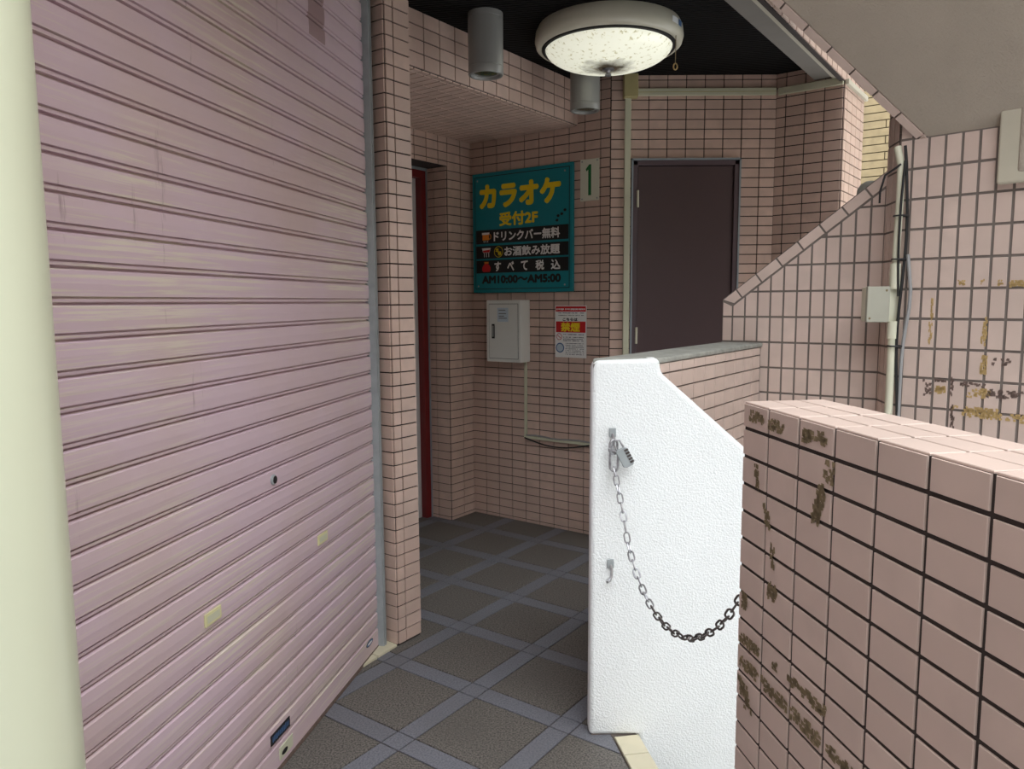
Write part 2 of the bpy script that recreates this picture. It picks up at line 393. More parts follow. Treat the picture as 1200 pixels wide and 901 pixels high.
def merge_stuff(parent):
    ks = [c for c in parent.children if c.get('kind') == 'stuff' and c.name.startswith('tiles')]
    by = {}
    for c in ks: by.setdefault(c.data.materials[0].name, []).append(c)
    for mname, g in by.items():
        if len(g) < 2: continue
        vs, fs = [], []
        for c in g:
            b = len(vs); vs += [tuple(v.co) for v in c.data.vertices]; fs += [tuple(b + i for i in q.vertices) for q in c.data.polygons]
        me = bpy.data.meshes.new('tiles'); me.from_pydata(vs, [], fs); me.materials.append(g[0].data.materials[0])
        for c in g: bpy.data.objects.remove(c)
        o = bpy.data.objects.new('tiles', me); COL.objects.link(o); o.parent = parent; o['kind'] = 'stuff'
floor_tiles(cells_big, 'floor_big'); floor_tiles(cells_band, 'floor_band'); merge_stuff(floor)
# nosing tiles along the head of the stairs
nz_ = [rect(0.002, -0.002 - 0.098 * (k + 1), 0.085, -0.002 - 0.098 * k) for k in range(16)]
tiles(floor, NP - Z * 0.006, NRt, NE, nz_, [rect(-1, -3, 1, 1)], 'tile_pale', joint=0.005, th=0.008, ch=0.002, name='nosing_tile', minpx=0)
# stairs going down to the right
sd = Vector((1, 0, 0)); mb = MB()
st = struct('floor_stairs', MB().box(Vector((-0.3, 1.2, -2.4)), Vector((3.2, 0, 0)), Vector((0, 2.4, 0)), Z * 0.1), 'concrete', 'concrete base under the stairs going down')
for k in range(6):
    x0 = 0.40 + k * 0.25
    obj('step', MB().box(Vector((x0, 1.30, -2.35)), Vector((0.25, 0, 0)), Vector((0, 0.95, 0)), Z * (2.35 - 0.2 * (k + 1))), 'concrete', st)

# ---- unseen masses behind and right of the viewer, added to block low sky
struct('wall_blocker_street', MB().box(Vector((-14, -6.0, 0)), Vector((28, 0, 0)), Vector((0, -1, 0)), Z * 5.5), 'greybeam', 'unseen building mass added across the street to block low sky')
struct('wall_blocker_right', MB().box(Vector((5.0, -6, -1)), Vector((1, 0, 0)), Vector((0, 9.0, 0)), Z * 9.0), 'soffit', 'unseen building mass added on the right to block low sky')
# ---- wall_back : the wall with the karaoke sign (u = 3.696)
P = W(3.696, 2.985); d = -V; n = -U
wb = wall('wall_back', 'pink tiled wall carrying the karaoke sign', P, d, n, 0.969, 0, 2.55, 0.12)
tl = lines(0, 2.55, RP, 0.021)
sl = [0] + [0.099 + 0.1017 * k for k in range(8)] + [0.91, 0.969]
tiles(wb, P, d, Z, tile_cells(sl, tl), [rect(0, 0, 0.969, 2.55)], 'tile')
# ---- wall_far : service door wall (Y = 4.175)
P = Vector((0.541, 4.175, 0)); d = Vector((1, 0, 0)); n = Vector((0, -1, 0))
regs = [rect(0, 0, 0.114, 2.55), rect(0.701, 0, 0.889, 2.55), rect(0.114, 2.113, 0.701, 2.55)]
wf = wall('wall_far', 'pink tiled wall around the brown service door', P, d, n, 0.889, 0, 2.55, 0.12, regs)
tl = lines(0, 2.55, RP, 0.0095); sl = [0] + [0.003 + 0.1002 * k for k in range(1, 9)] + [0.889]
tiles(wf, P, d, Z, tile_cells(sl, tl), regs, 'tile')
# ---- wall_corner (F) and wall_outer (G)
PF = Vector((1.43, 4.175, 0)); dF = -dirv(-52); nF = Vector((dF.y, -dF.x, 0)); LF = 0.343
wc = wall('wall_corner', 'pink tiled side wall between service door and stair gap', PF, dF, nF, LF, 0, 2.55, 0.1)
sl = [0, 0.053, 0.153, 0.2505, LF]
tiles(wc, PF, dF, Z, tile_cells(sl, lines(0, 2.55, RP, 0.012)), [rect(0, 0, LF, 2.55)], 'tile')
PG = PF + dF * LF; dG = dirv(37); nG = Vector((dG.y, -dG.x, 0)); LG = 0.42
wo = wall('wall_outer', 'brightly lit end face of pink tiled wall beside the stair gap', PG, dG, nG, LG, 0, 2.45, 0.3)
tiles(wo, PG, dG, Z, tile_cells(lines(0, LG, 0.1, 0.05), lines(0, 2.45, RP, 0.012)), [rect(0, 0, LG, 2.45)], 'tile')
# ---- wall_recess : left wall of the recess with the red framed door (v = 2.985)
P = W(2.10, 2.985); d = U; n = -V; LR = 3.696 - 2.10; uj = 3.462 - 2.10
regs = [rect(uj, 0, LR, 2.33), rect(0, 2.15, uj, 2.33)]
wr = wall('wall_recess', 'pink tiled wall left of the sign around the red framed doorway', P, d, n, LR, 0, 2.33, 0.16, regs)
tl = lines(0, 2.33, RP, 0.021); sl = lines(0, LR, 0.1, LR - 0.015)
sl = [x for x in sl if not (uj - 0.03 < x < uj + 0.03)]; sl = sorted(sl + [uj])
tiles(wr, P, d, Z, tile_cells(sl, tl), regs, 'tile')
PJ = W(3.462, 3.145); tiles(wr, PJ, -V, Z, tile_cells([0, 0.06, 0.16], lines(0, 2.15, RP, 0.021)), [rect(0, 0, 0.16, 2.15)], 'tile')
merge_stuff(wr)
# ---- wall_left_inner : hidden side of the recess, and pillar
pil = struct('wall_pillar', MB().prism([W(2.028, 2.039), W(2.155, 2.039), W(2.155, 3.2), W(2.028, 3.2)], Z * 2.55), 'grout', 'pink tiled pillar standing beside the roller shutter')
tl = lines(0, 2.55, RP, 0.007)
tiles(pil, W(2.028, 2.039), U, Z, tile_cells([0, 0.042, 0.13], tl), [rect(0, 0, 0.13, 2.55)], 'tile', jit=0.002)
tiles(pil, W(2.028, 2.125), -V, Z, tile_cells([0, 0.09], tl), [rect(0, 0, 0.09, 2.55)], 'tile')
tiles(pil, W(2.155, 2.036), V, Z, tile_cells(lines(0, 0.95, 0.1, 0.05), tl), [rect(0, 0, 0.95, 2.33)], 'tile')
merge_stuff(pil)
# ---- beam over the recess
bm_ = struct('wall_beam', MB().prism([W(2.157, 2.226, 2.319), W(3.694, 2.226, 2.319), W(3.694, 2.984, 2.319), W(2.157, 2.984, 2.319)], Z * 0.5), 'grout', 'pink tiled beam and lowered tiled ceiling over the recess')
tiles(bm_, W(2.157, 2.226, 2.319), U, Z, tile_cells(lines(0, 1.537, 0.1007, 2.443 - 2.157), [0, 0.061, 0.115, 0.17, 0.231]), [rect(0, 0, 1.537, 0.231)], 'tile')
tiles(bm_, W(2.157, 2.98, 2.319), U, -V, tile_cells(lines(0, 1.535, 0.05, 0.03), lines(0, 0.755, 0.1, 0.02)), [rect(0, 0, 1.535, 0.755)], 'tile', limit=0, joint=0.006)
# ---- ceiling
cp = [W(-0.5, 0.96), W(4.6, 0.96), W(4.6, 3.4), W(-0.5, 3.4)]
struct('ceiling', MB().prism([p + Z * 2.55 for p in cp], Z * 0.25), 'ceil', 'black ribbed ceiling over the entrance corridor')
# grey beam along the open edge of the ceiling
tb = struct('trim_1', MB().prism([W(0.9, 1.0, 2.48), W(4.2, 1.0, 2.48), W(4.2, 1.097, 2.48), W(0.9, 1.097, 2.48)], Z * 0.069), 'greybeam', 'grey painted edge beam along the black ceiling')
obj('lip', MB().box(W(0.9, 0.975, 2.47), U * 3.3, V * 0.03, Z * 0.08), 'stucco_pale', tb)
# upper wall above the open edge
P = W(0.9, 0.953, 2.452); wu = struct('wall_upper', MB().prism([P, P + U * 3.75, P + U * 3.75 + V * 0.02, P + V * 0.02], Z * 1.6), 'grout', 'pink tiled upper wall above the grey edge beam')
tiles(wu, P, U, Z, tile_cells(lines(0, 3.75, 0.1, 0.02), lines(0, 0.8, RP, 0.0)), [rect(0, 0, 3.75, 0.8)], 'tile', limit=200, joint=0.011)
# unseen building mass above the ceiling, added to block the sky
bmass = struct('wall_storey_blocker', MB().prism([W(-0.45, 0.98, 2.8), W(4.6, 0.98, 2.8), W(4.6, 3.4, 2.8), W(-0.45, 3.4, 2.8)], Z * 4.0), 'soffit', 'unseen upper storey mass added above the entrance corridor to block the sky')

# ---- parapet wall (pink face towards the stairs) and white end wall
pw = struct('wall_parapet', MB().prism([W(1.935, 1.108, -2.3), W(2.06, 0.957, -2.3), W(3.02, 0.957, -2.3), W(3.02, 1.108, -2.3)], Z * 3.465), 'grout_b', 'low pink tiled parapet between corridor and stairs')
tiles(pw, W(2.06, 0.957), U, Z, tile_cells([0.0] + [0.066 + 0.0955 * k for k in range(10)], lines(-1.2, 1.165, 0.0503, 1.133)), [rect(0, -1.2, 0.93, 1.165)], 'tile_big')
tiles(pw, W(3.02, 1.108), -U, Z, tile_cells(lines(0, 1.07, 0.1, 0.03), lines(0, 1.165, RP, 0.007)), [rect(0, 0, 1.07, 1.165)], 'tile')
merge_stuff(pw)
obj('cap', MB().prism([W(1.94, 1.113, 1.165), W(2.055, 0.949, 1.165), W(3.008, 0.949, 1.165), W(3.008, 1.113, 1.165)], Z * 0.016), 'cap', pw, bevel=0.004)
Y0 = 2.213; top = 1.182
prof = [(0.233, 0.001), (0.388, 0.001), (0.388, -0.25), (0.75, -0.65), (1.25, -1.05), (1.25, 0.43), (0.690, 0.917), (0.442, 1.138), (0.4385, 1.168), (0.436, top), (0.245, top - 0.006), (0.237, top - 0.03)]
me = MB().prism([Vector((x, Y0, z)) for x, z in prof], Vector((0, 0.06, 0)))
ww = struct('wall_white', me, 'white', 'white stucco end wall with sloping top beside the stairs', bevel=0.014, seg=4, smooth=True)

# ---- stair side wall (triangle) u = 3.011, v 1.118 -> 0.525
P = W(3.011, 1.118); d = -V; n = -U; LT = 0.593
sl_ = (1.816 - 1.353) / (1.118 - 0.513)
zt = lambda s: 1.353 + s * sl_
tri = [(0, -2.3), (LT, -2.3), (LT, zt(LT)), (0, zt(0))]
ws = struct('wall_stair', MB().prism([P + d * x + Z * y for x, y in tri], -n * 0.15), 'grout_b', 'pink tiled stair wall with sloping top edge')
cw = 0.047                                                    # coping course
ca = math.atan(sl_); off = cw / math.cos(ca)
regs = [[(0.0425, -0.9), (LT, -0.9), (LT, zt(LT) - off - 0.002), (0.0425, zt(0.0425) - off - 0.002)], [(0, -0.9), (0.0425, -0.9), (0.0425, zt(0.0425) - off - 0.002), (0, zt(0.0) - 0.010)]]
sl = [0.0] + [0.0425 + 0.0503 * k for k in range(11)] + [LT]
tiles(ws, P, d, Z, tile_cells(sl, [-0.9] + [0.0835 + 0.1 * k for k in range(-9, 18)]), regs, 'tile_big', joint=0.0075, th=0.003)
# coping tiles along the slope
es = (d * math.cos(ca) + Z * math.sin(ca)); et = (Z * math.cos(ca) - d * math.sin(ca))
PC = P + Z * (zt(0)) ; Lc = LT / math.cos(ca)
cop = [rect(max(0.0, -0.03 + 0.098 * k), -cw + 0.003, min(-0.03 + 0.098 * (k + 1), Lc), 0.0) for k in range(9) if -0.03 + 0.098 * k < Lc]
tiles(ws, PC, es, et, cop, [[(0.002, -0.002), (0.034, -cw), (Lc, -cw), (Lc, 0.0), (0.002, 0.0)]], 'tile_big', joint=0.007, th=0.003, name='coping_tile')
tiles(ws, PC - n * 0.15 + et * 0.0, es, n, [rect(a[0][0], 0.0, a[1][0], 0.075) for a in cop] + [rect(a[0][0], 0.075, a[1][0], 0.15) for a in cop], [rect(0, 0, Lc, 0.15)], 'tile_big', joint=0.007, th=0.003, name='coping_tile')
merge_stuff(ws)
# ---- return and right wall
A_ = W(3.011, 0.525); PR = Vector((1.322, 2.618, 0)); dRt = (PR - A_).normalized(); LRt = (PR - A_).length; nRt = Vector((dRt.y, -dRt.x, 0)) * -1
if nRt.dot(CAM - PR) < 0: nRt = -nRt
dR = -dirv(-44); nR = Vector((-dR.y, dR.x, 0)); nR = nR if nR.dot(CAM - PR) > 0 else -nR; LW = 1.5
back = [A_, PR, PR + dR * LW, PR + dR * LW - nR * 0.3, PR - nR * 0.35]
wr2 = struct('wall_right', MB().prism([p - Z * 2.3 for p in [A_ - Vector((0, 0, 0)), PR, PR + dR * LW, PR + dR * LW + Vector((0.4, 0.4, 0)), A_ + Vector((0.35, 0.45, 0)) - Vector((0.12, 0, 0))]], Z * 8.0), 'grout_b', 'pink vertically tiled wall on the right behind the stairs')
zl = [-0.9] + [0.0835 + 0.1 * k for k in range(-9, 20)] + [2.1]
es_ = dRt if dRt.cross(Z).dot(nRt) > 0 else -dRt
PO = A_ if es_ == dRt else PR
tiles(wr2, PO, es_, Z, tile_cells(lines(0, LRt, 0.05, 0.02), zl), [rect(0, -0.9, LRt, 2.1)], 'tile_big', joint=0.0075, th=0.003)
tiles(wr2, PR, dR, Z, tile_cells([0, 0.0] [:1] + [0.041 + 0.0497 * k for k in range(28)], zl), [rect(0, -0.9, 1.38, 2.1)], 'tile_big', joint=0.0085, th=0.003)
merge_stuff(wr2)
# ---- near wall on the right
PN = Vector((0.410, 1.317, 0)); dN = -dirv(-9); nN = Vector((dN.y, -dN.x, 0)); nN = nN if nN.x < 0 else -nN; LN = 1.9; TN = 0.15; ZT = 1.172
wn_ = struct('wall_near', MB().prism([PN - nN * 0.003 + dN * 0.003 - Z * 1.0, PN - nN * 0.003 + dN * LN - Z * 1.0, PN - nN * TN + dN * LN - Z * 1.0, PN - nN * TN + dN * 0.003 - Z * 1.0], Z * (1.0 + ZT - 0.003)), 'grout', 'low pink tiled wall in the right foreground')
sl = [0.0] + [0.0895 + 0.0945 * k for k in range(20)]
zs = [ZT] + [1.126 - 0.0497 * k for k in range(24)]; zs = zs[::-1]
# face (es must be so that es x Z = nN)
es = dN if dN.cross(Z).dot(nN) > 0 else -dN
def srect(cells): return cells if es == dN else [rect(-c[2][0], c[0][1], -c[0][0], c[2][1]) for c in cells]
PNf = PN - nN * 0.003
tiles(wn_, PNf, es, Z, srect(tile_cells(sl, zs)), [rect(-3, -0.5, 3, ZT)], 'tile_big', joint=0.0065, th=0.003, ch=0.0007)
# top: three courses
ex = -nN; topc = []
for a, b in ((0.0, 0.052), (0.052, 0.102), (0.102, 0.152)): topc += [(sl[i], sl[i + 1], a, b) for i in range(len(sl) - 1)]
ey = dN if ex.cross(dN).z > 0 else -dN; sg = 1 if ey == dN else -1
tiles(wn_, PN + Z * (ZT - 0.003), ex, ey, [rect(a, min(sg * s0, sg * s1), b, max(sg * s0, sg * s1)) for s0, s1, a, b in topc], [rect(0, -3, 0.2, 3)], 'tile_big', joint=0.004, th=0.003, ch=0.001, name='top_tile')
# end face
ee = -dN; e1 = -nN if (-nN).cross(Z).dot(ee) > 0 else nN
PE = PN + dN * 0.003 + (nN * -TN if e1 == nN else Vector())
tiles(wn_, PE, e1, Z, tile_cells([0, 0.05, 0.15], zs), [rect(0, -0.9, 0.15, ZT)], 'tile_big', joint=0.0065, th=0.003)
merge_stuff(wn_)

# ---- stair slab overhead: soffit
SA = Vector((1.385, 2.56, 1.878)); sdir = Vector((-1, 0, 0.88)).normalized(); ldir = -dirv(-44)
sn = sdir.cross(ldir); sn = sn if sn.z < 0 else -sn          # downward normal
q = [SA, SA + sdir * 2.3, SA + sdir * 2.3 + ldir * 1.1, SA + sdir * 0.6 + ldir * 1.1, SA + sdir * 0.6 + ldir * 2.6, SA + ldir * 2.6]
ss = struct('ceiling_stair', MB().prism([p - sn * 0.0 for p in q], -sn * 0.16), 'soffit', 'beige stucco underside of the upper stairs', bevel=0.004)
eperp = sn.cross(sdir).normalized(); eperp = eperp if eperp.dot(ldir) < 0 else -eperp   # away from soffit
ob = struct('trim_2', MB().prism([SA - sn * 0.004, SA + sdir * 1.1 - sn * 0.004, SA + sdir * 1.1 + eperp * 0.028 - sn * 0.004, SA + eperp * 0.028 - sn * 0.004], -sn * 0.15), 'grout_b', 'pink tiled edge of the upper stairs')
e1 = sdir; e2 = eperp; O_ = SA + sn * -0.004
if e1.cross(e2).dot(sn) < 0: e1 = -sdir
sgn = 1 if e1 == sdir else -1
cl = [rect(min(sgn * a, sgn * (a + 0.105)), -0.002, max(sgn * a, sgn * (a + 0.105)), 0.030) for a in [0.022 + 0.105 * k for k in range(-1, 10)]]
tiles(ob, O_, e1, e2, cl, [rect(-5, -0.01, 5, 0.1)], 'tile_big', joint=0.006, th=0.006)
# unseen railing wall added on the stair slab to keep high sky light out
pq = [SA + ldir * 0.02 - sn * 0.15, SA + sdir * 2.3 + ldir * 0.02 - sn * 0.15]
obj('railing_blocker', MB().prism([pq[0], pq[1], pq[1] + Z * 1.15, pq[0] + Z * 1.15], ldir * 0.12), 'soffit', ss)
# stucco block hanging under the landing at the right wall
bx0 = PR + dR * 0.296; blk = struct('trim_3', MB().box(bx0 + Z * 1.703, dR * 1.1, nR * 0.03, Z * 0.30), 'stucco_pale', 'pale stucco beam end under the stair landing', bevel=0.006)
obj('beam_core', MB().box(bx0 + dR * 0.05 + Z * 1.728, dR * 1.05, nR * 0.034, Z * 0.30), 'soffit', blk, bevel=0.015, seg=4)
obj('landing', MB().prism([A_ + Z * 1.93, PR + Z * 1.905, PR + dR * 1.5 + Z * 1.905, PR + dR * 1.5 + Vector((0.3, 0.3, 1.905))], Z * 0.02), 'soffit', blk)

# ---- yellow tiled building beyond the gap
P = W(7.4, 2.2); d = -V; n = -U
wy = thing('neighbour_building', W(7.45, 0.2), 'yellow tiled building seen through the gap behind the stairs', 'building')
obj('wall_body', MB().prism([P + d * a + Z * b for a, b in rect(0, 0, 4.2, 7.5)], -n * 0.4), 'grout_y', wy)
cy = []
for r in range(40):
    o_ = (0.22 if r % 2 else 0.0)
    for c in range(-1, 18): cy.append(rect(max(0, o_ + c * 0.44), 0.8 + r * 0.068, min(4.2, o_ + (c + 1) * 0.44), 0.8 + (r + 1) * 0.068))
cy = [c for c in cy if c[2][0] > c[0][0] + 0.02]
yb = obj('brickwork', MB().box(P - n * 0.0 + Z * 0.79, d * 4.2, n * -0.05, Z * 2.75), 'grout_y', wy)
loc = Vector(wy.location)
tiles(yb, P - loc, d, Z, cy, [rect(0, 0, 4.2, 4.2)], 'tile_yellow', joint=0.008, limit=0)
for c_ in list(yb.children):
    pass

# ================================================================== THINGS
def frame_fn(O, ex, ey, en): return lambda x, y, z=0.0: O + ex * x + ey * y + en * z
def text_mb(body, fr, x0, y0, x1, y1, z, bold=0.0):
    """flat print: the glyph outlines fitted to a rectangle; weight by overprinting shifted copies"""
    cu = bpy.data.curves.new('txt', 'FONT'); cu.body = body; cu.size = 1.0; cu.resolution_u = 3
    o = bpy.data.objects.new('txt', cu); COL.objects.link(o); bpy.context.view_layer.update()
    me = bpy.data.meshes.new_from_object(o.evaluated_get(bpy.context.evaluated_depsgraph_get()))
    mb = MB(); xs = [v.co.x for v in me.vertices]; ys = [v.co.y for v in me.vertices]
    ax, bx, ay, by = min(xs), max(xs), min(ys), max(ys); w = bold * (y1 - y0)
    kx = (x1 - x0 - 2 * w) / (bx - ax); ky = (y1 - y0 - 2 * w) / (by - ay)
    sh = [(0, 0)] + [(w * math.cos(i * math.pi / 4), w * math.sin(i * math.pi / 4)) for i in range(8)] if w > 0 else [(0, 0)]
    for k, (dx, dy) in enumerate(sh):
        b = len(mb.v); mb.v += [fr(x0 + w + dx + (v.co.x - ax) * kx, y0 + w + dy + (v.co.y - ay) * ky, z + k * 0.00003) for v in me.vertices]; mb.f += [tuple(b + i for i in q.vertices) for q in me.polygons]
    bpy.data.objects.remove(o); bpy.data.curves.remove(cu); bpy.data.meshes.remove(me)
    return mb
def quad(fr, x0, y0, x1, y1, z): return MB().poly([fr(x0, y0, z), fr(x1, y0, z), fr(x1, y1, z), fr(x0, y1, z)])
def ragged(fr, x0, y0, x1, y1, z, nx, ny, keep=0.7, seed=1, lean=0.0):
    r = random.Random(seed); mb = MB(); dx = (x1 - x0) / nx; dy = (y1 - y0) / ny
    for i in range(nx):
        for j in range(ny):
            edge = min(i + 1, nx - i, 3) * min(j + 1, ny - j, 3) / 9
            if r.random() < keep * (0.55 + 0.45 * edge):
                a = x0 + i * dx; b = y0 + j * dy; jx = lambda: (r.random() - 0.1) * dx * 0.8; jy = lambda: (r.random() - 0.1) * dy * 0.8
                L = lean * ((b - y0) / (y1 - y0))
                mb.poly([fr(a - jx() + L, b - jy(), z), fr(a + dx + jx() + L, b - jy(), z), fr(a + dx + jx() + L, b + dy + jy(), z), fr(a - jx() + L, b + dy + jy(), z)])
    return mb

# ---- roller shutter
dS = dirv(11); nS = Vector((dS.y, -dS.x, 0)); PS = Vector((-0.57, 2.647, 0)); S0, S1 = -3.1, 0.185
rs = thing('roller_shutter', PS + dS * (-1.4), 'mauve pink metal roller shutter with worn paint', 'shutter')
FS = frame_fn(PS, dS, Z, nS)
pitch = 0.0668
profS = [(-0.010, 0.0), (-0.010, 0.0030), (0.000, 0.0040), (0.001, 0.0100), (-0.004, 0.0105), (-0.004, 0.0130), (0.003, 0.0145), (0.0042, 0.038), (0.0032, 0.0620), (-0.002, 0.0642), (-0.010, 0.0668)]
for k in range(1, 40):
    z0 = 0.0145 + pitch * k; mb = MB()
    a = [FS(S0, z0 + h, o) for o, h in profS]; b = [FS(S1, z0 + h, o) for o, h in profS]; n_ = len(profS)
    mb.v = a + b; mb.f = [(i, n_ + i, n_ + i + 1, i + 1) for i in range(n_ - 1)]
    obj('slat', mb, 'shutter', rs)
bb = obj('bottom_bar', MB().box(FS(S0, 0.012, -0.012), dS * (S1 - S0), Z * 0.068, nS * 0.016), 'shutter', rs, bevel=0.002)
obj('bottom_seal', MB().box(FS(S0, 0.0, -0.008), dS * (S1 - S0), Z * 0.013, nS * 0.014), 'residue_d', bb)
# details: lock, slot plates, label, latch hole, sticker
def shut_s(x, y): return (Vector((x, y, 0)) - PS).dot(dS)
lk = shut_s(-0.68, 2.08); o = obj('lock', MB().lathe(FS(lk, 0.855, 0.004), [(0.0, 0.006), (0.011, 0.006), (0.0145, 0.003), (0.0155, 0.0)], 20, nS, dS), 'steel', rs)
obj('keyhole', MB().lathe(FS(lk, 0.855, 0.006), [(0.0, 0.005), (0.011, 0.005), (0.011, 0.002)], 16, nS, dS), 'black', o)
for (x, y, zc) in ((-0.622, 2.37, 0.592), (-0.737, 1.765, 0.590)):
    c = shut_s(x, y); pl = obj('slot_plate', MB().box(FS(c - 0.034, zc - 0.016, 0.004), dS * 0.068, Z * 0.032, nS * 0.004), 'slotplate', rs, bevel=0.001)
    obj('slot', MB().box(FS(c - 0.026, zc - 0.009, 0.0075), dS * 0.052, Z * 0.018, nS * 0.0012), 'duct', pl)
c = shut_s(-0.685, 2.06); lb = obj('maker_label', MB().box(FS(c - 0.055, 0.100, 0.004), dS * 0.11, Z * 0.030, nS * 0.0025), 'black', rs)
r = random.Random(5); mb = MB()
for k in range(12):
    x = -0.048 + k * 0.0082; mb.poly([FS(c + x, 0.104 + r.random() * 0.006, 0.0068), FS(c + x + 0.005, 0.106, 0.0068), FS(c + x + 0.005, 0.120 + r.random() * 0.006, 0.0068), FS(c + x, 0.124, 0.0068)])
obj('label_print', mb, 'bluep', lb)
c = shut_s(-0.685, 2.09); lh = obj('latch_plate', MB().box(FS(c - 0.04, 0.028, 0.0025), dS * 0.08, Z * 0.040, nS * 0.004), 'duct', rs, bevel=0.002)
obj('latch_hole', MB().disc(FS(c - 0.012, 0.044, 0.0072), dS, Z, 0.018, 16, 0.008), 'black', lh)
c = shut_s(-0.548, 2.735); sk = obj('sticker', MB().disc(FS(c, 0.062, 0.0045), dS, Z, 0.034, 24, 0.012), 'black', rs)
obj('sticker_face', MB().disc(FS(c, 0.062, 0.0052), dS, Z, 0.030, 24, 0.0095), 'bluep', sk); obj('sticker_print', MB().disc(FS(c, 0.062, 0.0058), dS, Z, 0.022, 24, 0.004), 'whitep', sk)
# guide rail
gr = obj('guide_rail', MB().box(FS(S1 - 0.005, 0.002, -0.03), dS * 0.03, Z * 2.7, nS * 0.058), 'steel', rs, bevel=0.002)
obj('rail_lip', MB().box(FS(S1 + 0.006, 0.002, 0.028), dS * 0.008, Z * 2.7, nS * 0.003), 'steel', gr)
# building wall above and behind the shutter
struct('wall_left', MB().box(FS(-6.0, 2.66, 0.03) , dS * 6.25, Z * 4.0, nS * -0.5), 'soffit', 'facade above the roller shutter')
struct('wall_left_backing', MB().box(FS(-3.2, 0.0, -0.05), dS * 3.45, Z * 2.7, nS * -0.05), 'grout', 'dark space behind the roller shutter')
struct('wall_left_front', MB().box(FS(-6.0, 0.0, 0.02), dS * 2.9, Z * 2.7, nS * -0.1), 'soffit', 'facade left of the roller shutter')
# pale threshold tiles at the foot of the pillar
th_ = thing('threshold', Vector((-0.52, 2.76, 0)), 'cream threshold tiles at the foot of the guide rail', 'threshold')
poly = [Vector((-0.572, 2.640, 0)), Vector((-0.500, 2.760, 0)), Vector((-0.545, 2.790, 0))]
obj('tile', MB().prism([Vector((-0.575, 2.640, -0.003)), Vector((-0.519, 2.735, -0.003)), Vector((-0.560, 2.762, -0.003))], Z * 0.012), 'tile_pale', th_, bevel=0.002)
obj('tile', MB().prism([Vector((-0.517, 2.739, -0.003)), Vector((-0.460, 2.835, -0.003)), Vector((-0.523, 2.882, -0.003)), Vector((-0.559, 2.767, -0.003))], Z * 0.012), 'tile_pale', th_, bevel=0.002)
# ---- cream round column at left
cc = Vector((-0.700, 0.975, 0)); rc = 0.092
co = tag(obj('round_column', MB().lathe(cc, [(0, 0), (rc + 0.02, 0), (rc + 0.02, 0.03), (rc, 0.04), (rc, 2.9), (0, 2.9)], 64), 'cream', smooth=True), 'cream painted round column at the left edge in front of the shutter', 'column')

# ---- service door (door_1)
d1 = struct('door_1', MB().box(Vector((0.690, 4.168, 0)), Vector((0.517, 0, 0)), Vector((0, 0.04, 0)), Z * 2.073), 'door', 'brown violet steel service door')
fr = MB().box(Vector((0.661, 4.155, 0)), Vector((0.026, 0, 0)), Vector((0, 0.08, 0)), Z * 2.103).box(Vector((1.210, 4.155, 0)), Vector((0.026, 0, 0)), Vector((0, 0.08, 0)), Z * 2.103).box(Vector((0.661, 4.155, 2.077)), Vector((0.575, 0, 0)), Vector((0, 0.08, 0)), Z * 0.026)
obj('door_frame', fr, 'doorframe', d1, bevel=0.002)
obj('caulk', MB().box(Vector((0.653, 4.150, 0)), Vector((0.009, 0, 0)), Vector((0, 0.05, 0)), Z * 2.112).box(Vector((1.235, 4.150, 0)), Vector((0.009, 0, 0)), Vector((0, 0.05, 0)), Z * 2.112).box(Vector((0.653, 4.150, 2.103)), Vector((0.591, 0, 0)), Vector((0, 0.05, 0)), Z * 0.010), 'caulk', d1)
for zc in (1.90, 1.16, 0.3): obj('hinge', MB().tube([Vector((0.688, 4.155, zc - 0.045)), Vector((0.688, 4.155, zc + 0.045))], 0.007, 10), 'pvc', d1)
kn = obj('door_handle', MB().lathe(Vector((1.165, 4.168, 1.0)), [(0.026, 0.0), (0.026, 0.008), (0.010, 0.012), (0.010, 0.04), (0.025, 0.046), (0.028, 0.058), (0.022, 0.068), (0.0, 0.07)], 20, Vector((0, -1, 0)), Vector((1, 0, 0))), 'steel', d1, smooth=True)
obj('backing', MB().box(Vector((0.6, 4.26, 0)), Vector((0.7, 0, 0)), Vector((0, 0.03, 0)), Z * 2.2), 'grout', d1)
# ---- red framed door (door_2)
d2 = struct('door_2', MB().box(W(2.3, 3.185), U * 1.12, V * 0.04, Z * 2.09), 'doorwhite', 'white door in a red frame behind the pillar')
obj('door_frame', MB().box(W(3.408, 3.14), U * 0.040, V * 0.06, Z * 2.135).box(W(2.25, 3.14, 2.09), U * 1.16, V * 0.06, Z * 0.045), 'red', d2, bevel=0.002)
obj('frame_edge', MB().box(W(3.448, 3.135), U * 0.014, V * 0.06, Z * 2.15).box(W(2.2, 3.135, 2.135), U * 1.25, V * 0.06, Z * 0.015), 'caulk', d2)
obj('backing', MB().box(W(2.1, 3.24), U * 1.6, V * 0.04, Z * 2.4), 'grout', d2)

# ---- karaoke sign
FB = frame_fn(W(3.696, 2.985) - U * 0.006, -V, Z, -U)
sx0, sx1, sy0, sy1 = 0.030, 0.746, 1.406, 2.122; SWd, SHt = sx1 - sx0, sy1 - sy0
sgn_ = thing('karaoke_sign', FB(0.39, sy0), 'teal karaoke sign board with yellow Japanese lettering', 'sign')
FG = frame_fn(FB(sx0, sy1, 0.022), -V, -Z, -U)              # x right, y down from the top, fractions times size
def R_(x0, y0, x1, y1): return (x0 * SWd, y0 * SHt, x1 * SWd, y1 * SHt)
obj('board', MB().box(FB(sx0, sy0, 0.0), -V * SWd, Z * SHt, -U * 0.022), 'teal', sgn_, bevel=0.002)
FGu = frame_fn(FB(sx0, sy1, 0.022), -V, Z, -U)
def q_(x0, y0, x1, y1, z=0.0006): return quad(FGu, x0 * SWd, -y1 * SHt, x1 * SWd, -y0 * SHt, z)
